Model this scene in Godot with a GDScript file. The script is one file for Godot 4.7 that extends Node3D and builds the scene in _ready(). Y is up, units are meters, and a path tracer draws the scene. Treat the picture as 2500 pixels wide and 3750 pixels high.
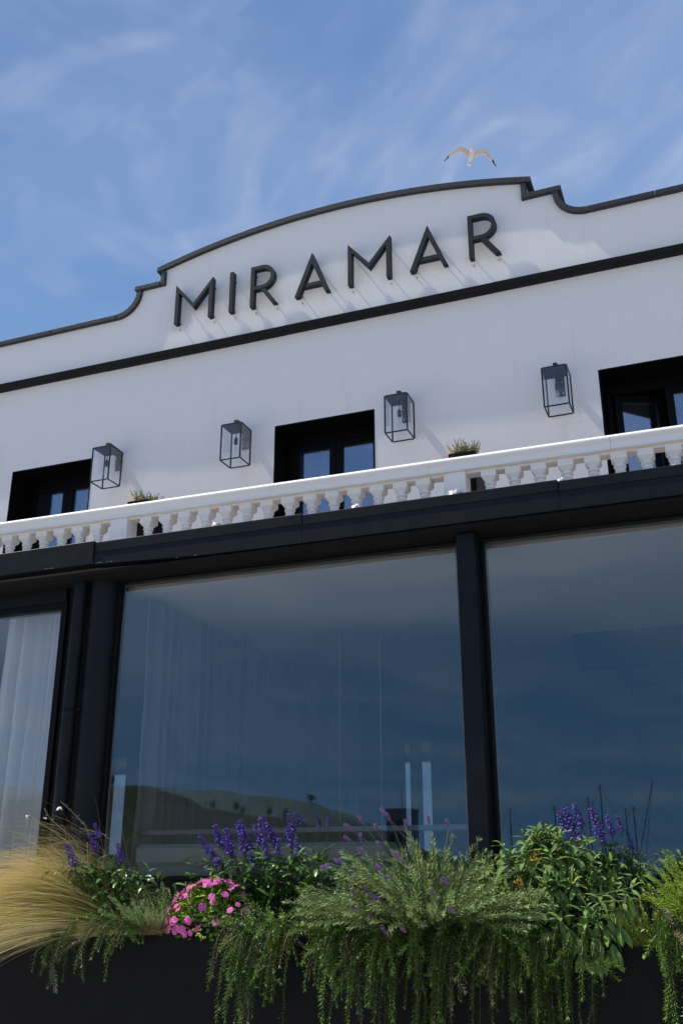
extends Node3D
# A seaside restaurant front: white upper storey with raised sign, balustrade, dark glazed ground floor and planters.

var rng := RandomNumberGenerator.new()
var names := {}
var M := {}

const DW := -8.8      # front of the upper wall
const GZ := -6.9      # ground floor glass
const FZ := -6.6      # front of the fascia
const PZ := -3.4      # front of the planters
const PTOP := 1.295   # rim of the planters


# ---------------------------------------------------------------- mesh buffer
class Buf:
	var v := PackedVector3Array()
	var n := PackedVector3Array()
	var c := PackedColorArray()
	var ix := PackedInt32Array()
	var col := Color.WHITE
	var xf := Transform3D()

	func vert(p: Vector3, nn: Vector3, cc: Color) -> int:
		v.append(xf * p)
		n.append((xf.basis * nn).normalized())
		c.append(cc)
		return v.size() - 1

	func link(a: int, b: int, d: int) -> void:
		var g := (v[b] - v[a]).cross(v[d] - v[a])
		if g.dot(n[a] + n[b] + n[d]) > 0.0:
			ix.append_array([a, d, b])
		else:
			ix.append_array([a, b, d])

	func poly(pts: Array, out: Vector3) -> void:
		var nn: Vector3 = (pts[1] - pts[0]).cross(pts[2] - pts[0]).normalized()
		if nn.dot(out) < 0.0:
			nn = -nn
		var s := v.size()
		for p in pts:
			vert(p, nn, col)
		for k in range(1, pts.size() - 1):
			link(s, s + k, s + k + 1)

	func box(lo: Vector3, hi: Vector3, b := 0.0) -> void:
		var ctr := (lo + hi) * 0.5
		b = minf(b, minf(minf(hi.x - lo.x, hi.y - lo.y), hi.z - lo.z) * 0.45)
		for a in 3:
			var p := (a + 1) % 3
			var q := (a + 2) % 3
			for s in [0, 1]:
				var pts := []
				for k in [[0, 0], [0, 1], [1, 1], [1, 0]]:
					var w := Vector3.ZERO
					w[a] = hi[a] if s else lo[a]
					w[p] = hi[p] - b if k[0] else lo[p] + b
					w[q] = hi[q] - b if k[1] else lo[q] + b
					pts.append(w)
				var o := Vector3.ZERO
				o[a] = 1.0 if s else -1.0
				poly(pts, o)
				if b > 0.0:
					for t in [0, 1]:
						var e := []
						for k in [[0, 0], [0, 1], [1, 1], [1, 0]]:
							var w := Vector3.ZERO
							var on_a: int = k[0]
							w[a] = (hi[a] if s else lo[a]) + (0.0 if on_a == 0 else (-b if s else b))
							w[p] = (hi[p] if t else lo[p]) + (0.0 if on_a == 1 else (-b if t else b))
							w[q] = hi[q] - b if k[1] else lo[q] + b
							e.append(w)
						var eo := Vector3.ZERO
						eo[a] = 1.0 if s else -1.0
						eo[p] = 1.0 if t else -1.0
						poly(e, eo)
		if b > 0.0:
			for k in 8:
				var sx := 1.0 if k & 1 else -1.0
				var sy := 1.0 if k & 2 else -1.0
				var sz := 1.0 if k & 4 else -1.0
				var cr := Vector3(hi.x if sx > 0 else lo.x, hi.y if sy > 0 else lo.y, hi.z if sz > 0 else lo.z)
				poly([cr - Vector3(0, sy, sz) * b, cr - Vector3(sx, 0, sz) * b, cr - Vector3(sx, sy, 0) * b], cr - ctr)

	# polygon in x,y pulled from z0 to z1
	func prism(pl: PackedVector2Array, z0: float, z1: float) -> void:
		var tri := Geometry2D.triangulate_polygon(pl)
		for side in 2:
			var z := z1 if side else z0
			var s := v.size()
			for p in pl:
				vert(Vector3(p.x, p.y, z), Vector3(0, 0, 1 if side else -1), col)
			for k in range(0, tri.size(), 3):
				link(s + tri[k], s + tri[k + 1], s + tri[k + 2])
		var cw := Geometry2D.is_polygon_clockwise(pl)
		for k in pl.size():
			var a := pl[k]
			var b := pl[(k + 1) % pl.size()]
			var d := b - a
			var o := Vector3(-d.y, d.x, 0) if cw else Vector3(d.y, -d.x, 0)
			# Godot's clockwise test takes y downwards
			poly([Vector3(a.x, a.y, z0), Vector3(b.x, b.y, z0), Vector3(b.x, b.y, z1), Vector3(a.x, a.y, z1)], o)

	# profile of (z, y) points pulled along x, smooth where it bends gently
	func sweep_x(pr: Array, x0: float, x1: float, ctr: Vector2) -> void:
		var m := pr.size()
		var fn := []
		for k in m:
			var d: Vector2 = pr[(k + 1) % m] - pr[k]
			var o := Vector2(d.y, -d.x).normalized()
			if o.dot((pr[k] + pr[(k + 1) % m]) * 0.5 - ctr) < 0:
				o = -o
			fn.append(o)
		for k in m:
			var p: Vector2 = pr[k]
			var q: Vector2 = pr[(k + 1) % m]
			var n0: Vector2 = fn[k]
			var n1: Vector2 = fn[k]
			var before: Vector2 = fn[(k + m - 1) % m]
			var after: Vector2 = fn[(k + 1) % m]
			if before.dot(fn[k]) > 0.75:
				n0 = (before + fn[k]).normalized()
			if after.dot(fn[k]) > 0.75:
				n1 = (after + fn[k]).normalized()
			var s := v.size()
			vert(Vector3(x0, p.y, p.x), Vector3(0, n0.y, n0.x), col)
			vert(Vector3(x1, p.y, p.x), Vector3(0, n0.y, n0.x), col)
			vert(Vector3(x1, q.y, q.x), Vector3(0, n1.y, n1.x), col)
			vert(Vector3(x0, q.y, q.x), Vector3(0, n1.y, n1.x), col)
			link(s, s + 1, s + 2)
			link(s, s + 2, s + 3)
		var flat := PackedVector2Array()
		for p in pr:
			flat.append(p)
		var tri := Geometry2D.triangulate_polygon(flat)
		for side in 2:
			var x := x1 if side else x0
			var s := v.size()
			for p in pr:
				vert(Vector3(x, p.y, p.x), Vector3(1 if side else -1, 0, 0), col)
			for k in range(0, tri.size(), 3):
				link(s + tri[k], s + tri[k + 1], s + tri[k + 2])

	# profile of (radius, y) points turned round the y axis at ctr
	func lathe(pr: Array, nseg: int, ctr: Vector3) -> void:
		for k in pr.size() - 1:
			var a: Vector2 = pr[k]
			var b: Vector2 = pr[k + 1]
			var d := b - a
			var o := Vector2(d.y, -d.x).normalized()
			if d.y < 0:
				o = -o
			if absf(d.y) < 1e-5:
				o = Vector2(0, 1 if d.x < 0 else -1)
				if k < pr.size() / 2:
					o = Vector2(0, -1 if pr[0].y < pr[pr.size() - 1].y else 1)
			var s := v.size()
			for j in nseg + 1:
				var t := TAU * j / nseg
				var r := Vector3(cos(t), 0, sin(t))
				vert(ctr + r * a.x + Vector3(0, a.y, 0), r * o.x + Vector3(0, o.y, 0), col)
				vert(ctr + r * b.x + Vector3(0, b.y, 0), r * o.x + Vector3(0, o.y, 0), col)
			for j in nseg:
				var q := s + j * 2
				link(q, q + 1, q + 3)
				link(q, q + 3, q + 2)

	func tube(pts: Array, r0: float, r1: float, ns := 4) -> void:
		var m := pts.size()
		var s := v.size()
		var side := Vector3.RIGHT
		for k in m:
			var d: Vector3 = (pts[mini(k + 1, m - 1)] - pts[maxi(k - 1, 0)]).normalized()
			side = (side - d * side.dot(d))
			if side.length() < 0.05:
				side = d.cross(Vector3(0.3, 0.2, 0.9))
			side = side.normalized()
			var up := d.cross(side)
			var r := lerpf(r0, r1, float(k) / (m - 1))
			for j in ns:
				var t := TAU * j / ns
				var o := side * cos(t) + up * sin(t)
				vert(pts[k] + o * r, o, col)
		for k in m - 1:
			for j in ns:
				var a := s + k * ns + j
				var b := s + k * ns + (j + 1) % ns
				link(a, b, b + ns)
				link(a, b + ns, a + ns)

	# a thin leaf blade (needle): one folded pair of faces
	func needle(p: Vector3, d: Vector3, side: Vector3, ln: float, w: float, cc: Color, tip: Color) -> void:
		var up := side.cross(d).normalized()
		var s := v.size()
		var mid := p + d * ln * 0.45 + up * ln * 0.05
		vert(p, up, cc)
		vert(mid + side * w, (up + side * 0.5).normalized(), cc)
		vert(p + d * ln, up, tip)
		vert(mid - side * w, (up - side * 0.5).normalized(), cc)
		link(s, s + 1, s + 2)
		link(s, s + 2, s + 3)

	# a folded, drooping oval leaf
	func leaf(p: Vector3, d: Vector3, up: Vector3, ln: float, w: float, droop: float, fold: float, c0: Color, c1: Color, segs := 4, belly := 0.9) -> void:
		var side := d.cross(up).normalized()
		up = side.cross(d).normalized()
		var s := v.size()
		var pos := p
		var dir := d
		for k in segs + 1:
			var t := float(k) / segs
			var hw := w * 0.5 * pow(sin(PI * clampf(pow(t, belly) * 0.96 + 0.03, 0, 1)), 0.75)
			var u := side.cross(dir).normalized()
			var lift := u * hw * fold
			vert(pos - side * hw + lift, (u + side * fold * 0.7).normalized(), c1)
			vert(pos, u, c0)
			vert(pos + side * hw + lift, (u - side * fold * 0.7).normalized(), c1)
			pos += dir * ln / segs
			dir = (dir - up * droop / segs).normalized()
		for k in segs:
			for j in 2:
				var a := s + k * 3 + j
				link(a, a + 1, a + 4)
				link(a, a + 4, a + 3)

	func ribbon(pts: Array, w: float, c0: Color, c1: Color, side: Vector3) -> void:
		var m := pts.size()
		var s := v.size()
		for k in m:
			var t := float(k) / (m - 1)
			var d: Vector3 = pts[mini(k + 1, m - 1)] - pts[maxi(k - 1, 0)]
			var sd := (side - d * side.dot(d) / maxf(d.length_squared(), 1e-9)).normalized()
			var hw := w * 0.5 * (1.0 - t * 0.8)
			var nn := sd.cross(d).normalized()
			var cc := c0.lerp(c1, t)
			vert(pts[k] - sd * hw, nn, cc)
			vert(pts[k] + sd * hw, nn, cc)
		for k in m - 1:
			var a := s + k * 2
			link(a, a + 1, a + 3)
			link(a, a + 3, a + 2)

	func mesh() -> ArrayMesh:
		var a := []
		a.resize(Mesh.ARRAY_MAX)
		a[Mesh.ARRAY_VERTEX] = v
		a[Mesh.ARRAY_NORMAL] = n
		a[Mesh.ARRAY_COLOR] = c
		a[Mesh.ARRAY_INDEX] = ix
		var m := ArrayMesh.new()
		m.add_surface_from_arrays(Mesh.PRIMITIVE_TRIANGLES, a)
		return m


# ---------------------------------------------------------------- scene helpers
func numbered(called: String) -> String:
	var k: int = names.get(called, 0)
	names[called] = k + 1
	return called if k == 0 else "%s_%03d" % [called, k]


func tag(o: Node3D, label: String, category: String, group := "", kind := "") -> Node3D:
	o.set_meta("label", label)
	o.set_meta("category", category)
	if group:
		o.set_meta("group", group)
	if kind:
		o.set_meta("kind", kind)
	return o


func thing(called: String, label: String, category: String, at := Vector3.ZERO, group := "") -> Node3D:
	var o := Node3D.new()
	o.name = numbered(called)
	add_child(o)
	o.position = at
	tag(o, label, category, group)
	return o


func put(called: String, mesh: Mesh, mat: Material, parent: Node = null, xf := Transform3D()) -> MeshInstance3D:
	var o := MeshInstance3D.new()
	o.mesh = mesh
	o.material_override = mat
	o.transform = xf
	if parent == null:
		o.name = numbered(called)
		add_child(o)
	else:
		o.name = called
		parent.add_child(o, true)
	return o


# the buffer holds world places; a part's mesh is shifted to its thing's base
func part(called: String, b: Buf, mat: Material, parent: Node3D) -> MeshInstance3D:
	var base := Vector3.ZERO
	var q: Node = parent
	while q != self and q is Node3D:
		base += q.position
		q = q.get_parent()
	if base != Vector3.ZERO:
		for k in b.v.size():
			b.v[k] -= base
	return put(called, b.mesh(), mat, parent)


func boxed(called: String, lo: Vector3, hi: Vector3, mat: Material, parent: Node3D, bev := 0.0) -> MeshInstance3D:
	var b := Buf.new()
	b.box(lo, hi, bev)
	return part(called, b, mat, parent)


func structure(called: String, b: Buf, mat: Material) -> MeshInstance3D:
	var o := put(called, b.mesh(), mat)
	o.set_meta("kind", "structure")
	return o


func lin(r: float, g: float, b: float) -> Color:
	return Color(r, g, b).linear_to_srgb()


func noise(freq: float, oct := 4, sd := 1, kind := FastNoiseLite.TYPE_SIMPLEX_SMOOTH) -> FastNoiseLite:
	var f := FastNoiseLite.new()
	f.noise_type = kind
	f.frequency = freq
	f.fractal_octaves = oct
	f.seed = sd
	return f


func tex(freq: float, oct := 4, sd := 1, lo := Color.BLACK, hi := Color.WHITE, size := 512) -> NoiseTexture2D:
	var t := NoiseTexture2D.new()
	t.width = size
	t.height = size
	t.seamless = true
	t.noise = noise(freq, oct, sd)
	if lo != Color.BLACK or hi != Color.WHITE:
		var g := Gradient.new()
		g.set_color(0, lo)
		g.set_color(1, hi)
		t.color_ramp = g
	return t


func mat(called: String, col: Color, rough: float, spec := 0.5) -> StandardMaterial3D:
	var m := StandardMaterial3D.new()
	m.resource_name = called
	m.albedo_color = col
	m.roughness = rough
	m.metallic_specular = spec
	M[called] = m
	return m


func world_map(m: StandardMaterial3D, scale: float) -> void:
	m.uv1_triplanar = true
	m.uv1_world_triplanar = true
	m.uv1_scale = Vector3.ONE * scale


func relief(m: StandardMaterial3D, t: Texture2D, cm: float) -> void:
	m.heightmap_enabled = true
	m.heightmap_texture = t
	m.heightmap_scale = cm


func leafy(called: String, rough: float, back: float, spec := 0.5) -> StandardMaterial3D:
	var m := mat(called, Color.WHITE, rough, spec)
	m.vertex_color_use_as_albedo = true
	m.cull_mode = BaseMaterial3D.CULL_DISABLED
	if back > 0:
		m.backlight_enabled = true
		m.backlight = Color(back, back, back)
	return m


func plaster_image() -> ImageTexture:
	var n1 := noise(1.0, 4, 311)
	var n2 := noise(1.0, 3, 312)
	var w := 512
	var data := PackedByteArray()
	data.resize(w * w * 3)
	for y in w:
		for x in w:
			# wrapped on a torus so that the tile has no seam
			var a := TAU * x / w
			var b := TAU * y / w
			var st := n1.get_noise_3d(cos(a) * 9.0, sin(a) * 9.0, 0.55 * cos(b)) + 0.5 * n1.get_noise_3d(cos(a) * 3.0, sin(a) * 3.0, 0.8 * sin(b) + 5.0)
			var sp := n2.get_noise_3d(cos(a) * 4.0 + 20.0, sin(a) * 4.0, cos(b) * 4.0 + sin(b) * 2.5)
			var v := 0.835 + 0.012 * sp - 0.03 * smoothstep(0.35, 0.9, st)
			var c := Color(v, v * 0.992 - 0.01 * smoothstep(0.3, 0.8, st), v * 0.978 - 0.02 * smoothstep(0.3, 0.8, st)).linear_to_srgb()
			var o := (y * w + x) * 3
			data[o] = int(c.r * 255.0)
			data[o + 1] = int(c.g * 255.0)
			data[o + 2] = int(c.b * 255.0)
	return ImageTexture.create_from_image(Image.create_from_data(w, w, false, Image.FORMAT_RGB8, data))


func materials() -> void:
	var m := mat("plaster", Color.WHITE, 0.85, 0.3)
	m.albedo_texture = plaster_image()
	relief(m, tex(0.10, 5, 5, Color.BLACK, Color.WHITE, 1024), 0.075)
	world_map(m, 0.25)
	m = mat("white_trim", lin(0.87, 0.855, 0.83), 0.6, 0.4)
	relief(m, tex(0.03, 4, 8), 0.03)
	world_map(m, 1.5)
	m = mat("slate_paint", lin(0.038, 0.043, 0.053), 0.6, 0.35)
	relief(m, tex(0.03, 4, 11), 0.2)
	world_map(m, 1.6)
	m = mat("cornice_paint", Color.WHITE, 0.55, 0.3)
	m.albedo_texture = tex(0.012, 5, 13, lin(0.005, 0.006, 0.007), lin(0.015, 0.016, 0.017))
	relief(m, tex(0.03, 4, 12), 0.08)
	world_map(m, 1.2)
	m = mat("sign_metal", lin(0.02, 0.026, 0.033), 0.55, 0.3)
	relief(m, tex(0.05, 3, 14), 0.01)
	world_map(m, 2.0)
	m = mat("fascia_paint", Color.WHITE, 0.5, 0.3)
	m.albedo_texture = tex(0.01, 5, 16, lin(0.004, 0.006, 0.009), lin(0.009, 0.012, 0.016))
	relief(m, tex(0.008, 3, 15), 0.05)
	world_map(m, 0.8)
	mat("black_frame", lin(0.003, 0.0035, 0.004), 0.45, 0.25)
	mat("rust", lin(0.50, 0.36, 0.22), 0.9, 0.2)
	mat("bare_edge", lin(0.38, 0.36, 0.32), 0.8, 0.3)
	mat("black_matt", lin(0.006, 0.006, 0.006), 0.8, 0.3)
	mat("black_reveal", lin(0.004, 0.004, 0.005), 0.6, 0.2)
	m = mat("planter_paint", Color.WHITE, 0.5, 0.25)
	m.albedo_texture = tex(0.02, 5, 21, lin(0.003, 0.0033, 0.0042), lin(0.005, 0.0053, 0.0062))
	world_map(m, 1.0)
	m = mat("zinc", lin(0.42, 0.43, 0.46), 0.5, 0.5)
	m.metallic = 0.3
	m = mat("lantern_iron", lin(0.008, 0.010, 0.013), 0.45, 0.4)
	mat("bakelite", lin(0.01, 0.011, 0.013), 0.4, 0.5)
	m = mat("glass", Color(0.9, 0.95, 1.0, 0.004), 0.0, 0.5)
	m.transparency = BaseMaterial3D.TRANSPARENCY_ALPHA
	var one := Image.create(4, 4, false, Image.FORMAT_RGB8)
	one.fill(Color.WHITE)
	var white := ImageTexture.create_from_image(one)
	m = mat("sun_film", Color(0.80, 0.89, 1.0, 0.18), 0.02, 0.5)
	m.transparency = BaseMaterial3D.TRANSPARENCY_ALPHA
	m.metallic = 1.0
	m.albedo_texture = white
	m = mat("low_film", Color(0.40, 0.78, 0.86, 0.05), 0.02, 0.5)
	m.transparency = BaseMaterial3D.TRANSPARENCY_ALPHA
	m.metallic = 1.0
	m.albedo_texture = white
	m = mat("tinted_pane", lin(0.02, 0.10, 0.11), 0.3, 0.5)
	m.albedo_color.a = 0.5
	m.transparency = BaseMaterial3D.TRANSPARENCY_ALPHA
	m = mat("lamp_glass", Color(0.95, 0.98, 1.0, 0.004), 0.0, 0.5)
	m.transparency = BaseMaterial3D.TRANSPARENCY_ALPHA
	m = mat("filament", lin(0.6, 0.45, 0.2), 0.4, 0.5)
	m.metallic = 0.6
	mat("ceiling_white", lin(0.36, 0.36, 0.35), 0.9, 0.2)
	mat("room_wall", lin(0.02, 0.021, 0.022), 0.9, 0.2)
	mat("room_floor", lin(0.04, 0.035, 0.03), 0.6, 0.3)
	mat("rail_paint", lin(0.14, 0.155, 0.16), 0.5, 0.4)
	mat("spacer", lin(0.07, 0.075, 0.08), 0.5, 0.4)
	mat("bench_cloth", lin(0.14, 0.16, 0.165), 0.8, 0.3)
	m = mat("sheer", lin(0.24, 0.25, 0.26), 0.9, 0.2)
	m.backlight_enabled = true
	m.backlight = Color(0.9, 0.9, 0.9)
	m.cull_mode = BaseMaterial3D.CULL_DISABLED
	m.albedo_texture = tex(0.08, 3, 25, Color(0.86, 0.86, 0.86), Color(1, 1, 1))
	world_map(m, 4.0)
	m = mat("pale_sheer", lin(0.78, 0.78, 0.77), 0.9, 0.2)
	m.backlight_enabled = true
	m.backlight = Color(0.9, 0.9, 0.9)
	m.cull_mode = BaseMaterial3D.CULL_DISABLED
	m = mat("soil", lin(0.05, 0.035, 0.025), 0.95, 0.2)
	relief(m, tex(0.04, 4, 30), 1.0)
	world_map(m, 3.0)
	m = mat("paving", Color.WHITE, 0.8, 0.35)
	m.albedo_texture = tex(0.02, 5, 33, lin(0.38, 0.37, 0.35), lin(0.54, 0.53, 0.50))
	world_map(m, 0.35)
	mat("terrace_tile", lin(0.17, 0.13, 0.105), 0.8, 0.3)
	m = mat("water", lin(0.02, 0.045, 0.055), 0.12, 0.5)
	relief(m, tex(0.02, 4, 35), 6.0)
	world_map(m, 0.08)
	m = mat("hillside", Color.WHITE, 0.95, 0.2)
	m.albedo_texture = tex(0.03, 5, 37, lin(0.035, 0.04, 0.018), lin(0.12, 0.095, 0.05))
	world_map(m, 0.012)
	m = mat("hazed_far_hillside", Color.WHITE, 0.95, 0.2)
	m.albedo_texture = tex(0.03, 5, 39, lin(0.12, 0.15, 0.14), lin(0.19, 0.21, 0.18))  # paler, bluer tone paints distance haze into the far hill
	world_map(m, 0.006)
	m = mat("breakwater_stone", Color.WHITE, 0.9, 0.3)
	m.albedo_texture = tex(0.04, 5, 41, lin(0.05, 0.045, 0.04), lin(0.14, 0.12, 0.1))
	world_map(m, 0.3)
	mat("hull_white", lin(0.7, 0.7, 0.69), 0.35, 0.5)
	mat("hull_blue", lin(0.03, 0.06, 0.14), 0.35, 0.5)
	m = mat("spar", lin(0.09, 0.09, 0.095), 0.4, 0.5)
	m.metallic = 0.5
	mat("building_grey", lin(0.2, 0.21, 0.22), 0.85, 0.3)
	leafy("needles", 0.38, 0.22, 0.4)
	leafy("soft_leaves", 0.6, 0.3, 0.25)
	leafy("gloss_leaves", 0.30, 0.3, 0.5)
	leafy("petals", 0.6, 0.5, 0.35)
	leafy("straw", 0.5, 0.6, 0.4)
	leafy("plain", 0.8, 0.0, 0.3)
	leafy("feathers", 0.8, 0.7, 0.3)


# ---------------------------------------------------------------- sky
func sky_panorama() -> ImageTexture:
	var w := 1536
	var h := 768
	var n1 := noise(1.0, 5, 101)
	var n2 := noise(1.0, 4, 202)
	var n3 := noise(1.0, 3, 303)
	var data := PackedFloat32Array()
	data.resize(w * h * 3)
	var sun := Vector3(-0.527, 0.848, 0.063).normalized()
	var zen := Vector3(0.056, 0.134, 0.325)
	var mid := Vector3(0.130, 0.25, 0.485)
	var hor := Vector3(0.14, 0.285, 0.52)
	var cloud := Vector3(0.44, 0.485, 0.61)
	for y in h:
		var el := PI * (0.5 - (y + 0.5) / h)
		var ce := cos(el)
		var dy := sin(el)
		for x in w:
			var o := (y * w + x) * 3
			if dy <= 0.0:
				data[o] = 0.12
				data[o + 1] = 0.13
				data[o + 2] = 0.14
				continue
			var az := (float(x) + 0.5) / w * TAU - PI
			var d := Vector3(sin(az) * ce, dy, -cos(az) * ce)
			var t := clampf(dy, 0, 1)
			var c := hor.lerp(mid, smoothstep(0.0, 0.42, t)).lerp(zen, smoothstep(0.38, 1.0, t))
			var g := maxf(d.dot(sun), 0.0)
			var glow := 0.16 * pow(g, 3.0)
			c += Vector3(1.0, 1.0, 0.95) * glow
			# high thin cloud: a sheet at one height, drawn out along one wind
			var k := 1.0 / (dy + 0.09)
			var px := d.x * k
			var pz := d.z * k
			var u := px * 0.80 + pz * 0.60
			var q := -px * 0.60 + pz * 0.80
			var wa := n3.get_noise_2d(u * 0.8, q * 0.8)
			var a := n1.get_noise_2d(u * 0.9 + wa * 0.5, q * 2.0 + wa * 0.9)
			var b := n2.get_noise_2d(u * 2.6 + 7.0 + a * 1.5, q * 11.0 + wa * 3.0)
			var veil := smoothstep(-0.55, 0.6, a + 0.3 * wa)
			var fine := smoothstep(-0.3, 0.7, b)
			var al := veil * (0.20 + 0.21 * fine + 0.13 * smoothstep(-0.1, 0.6, n2.get_noise_2d(u * 7.0 + wa, q * 11.0 + b)))
			var wisp := smoothstep(0.30, 0.62, n2.get_noise_2d(u * 1.3 - 4.0, q * 2.0 + a * 0.8)) * smoothstep(-0.2, 0.5, b)
			var bank := smoothstep(0.17, 0.26, dy) * (1.0 - smoothstep(0.29, 0.42, dy))
			var bn := n3.get_noise_2d(az * 1.1 + 3.0, dy * 9.0)
			var thin := smoothstep(0.02, 0.3, n2.get_noise_2d(az * 0.8, dy * 26.0)) * (1.0 - smoothstep(0.12, 0.2, dy))
			al += bank * (0.22 + 0.5 * bn) + thin * 0.22
			al = clampf(al + wisp * 0.13, 0.0, 0.7)
			c = c.lerp(cloud + Vector3.ONE * glow * 0.5, al)
			data[o] = c.x
			data[o + 1] = c.y
			data[o + 2] = c.z
	var im := Image.create_from_data(w, h, false, Image.FORMAT_RGBF, data.to_byte_array())
	return ImageTexture.create_from_image(im)


func _ready() -> void:
	rng.seed = 4711
	# camera
	var cam := Camera3D.new()
	cam.name = "camera"
	cam.fov = 54.97
	cam.near = 0.05
	cam.far = 4000.0
	cam.position = Vector3(0, 1.45, 0)
	cam.rotation = Vector3(deg_to_rad(20.5), deg_to_rad(21.5), 0)
	add_child(cam)
	cam.current = true
	# sky
	var we := WorldEnvironment.new()
	we.name = "surroundings"
	var e := Environment.new()
	e.background_mode = Environment.BG_SKY
	var sm := PanoramaSkyMaterial.new()
	sm.panorama = sky_panorama()
	e.sky = Sky.new()
	e.sky.sky_material = sm
	e.tonemap_mode = Environment.TONE_MAPPER_LINEAR
	e.tonemap_exposure = 1.30
	e.sdfgi_enabled = true
	e.ssao_enabled = true
	e.ssil_enabled = true
	we.environment = e
	add_child(we)
	# sun: high on the left, grazing the front
	var sun := DirectionalLight3D.new()
	sun.name = "sun"
	sun.light_energy = 1.42
	sun.light_color = Color(1.0, 0.96, 0.90)
	sun.light_angular_distance = 0.5
	sun.shadow_enabled = true
	sun.look_at_from_position(Vector3.ZERO, -Vector3(-0.527, 0.848, 0.063), Vector3.UP)
	add_child(sun)

	materials()
	surroundings()
	building()
	balustrade()
	sign_letters()
	lanterns()
	curtains()
	terrace_pots()
	stones()
	planters()
	plants()
	gull()


# ---------------------------------------------------------------- what lies behind the camera, seen mirrored in the glass
func heightfield(x0: float, x1: float, z0: float, z1: float, nx: int, nz: int, f: Callable) -> Buf:
	var b := Buf.new()
	var hs := PackedFloat32Array()
	for j in nz + 1:
		for i in nx + 1:
			hs.append(f.call(lerpf(x0, x1, float(i) / nx), lerpf(z0, z1, float(j) / nz)))
	for j in nz + 1:
		for i in nx + 1:
			var dx := (hs[j * (nx + 1) + mini(i + 1, nx)] - hs[j * (nx + 1) + maxi(i - 1, 0)]) / (2.0 * (x1 - x0) / nx)
			var dz := (hs[mini(j + 1, nz) * (nx + 1) + i] - hs[maxi(j - 1, 0) * (nx + 1) + i]) / (2.0 * (z1 - z0) / nz)
			b.vert(Vector3(lerpf(x0, x1, float(i) / nx), hs[j * (nx + 1) + i], lerpf(z0, z1, float(j) / nz)), Vector3(-dx, 1, -dz).normalized(), Color.WHITE)
	for j in nz:
		for i in nx:
			var a := j * (nx + 1) + i
			b.link(a, a + 1, a + nx + 2)
			b.link(a, a + nx + 2, a + nx + 1)
	return b


func along(tab: Array, x: float) -> float:
	if x <= tab[0][0]:
		return tab[0][1]
	for k in tab.size() - 1:
		if x <= tab[k + 1][0]:
			var t: float = (x - tab[k][0]) / (tab[k + 1][0] - tab[k][0])
			return lerpf(tab[k][1], tab[k + 1][1], smoothstep(0.0, 1.0, t))
	return tab[tab.size() - 1][1]


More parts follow.
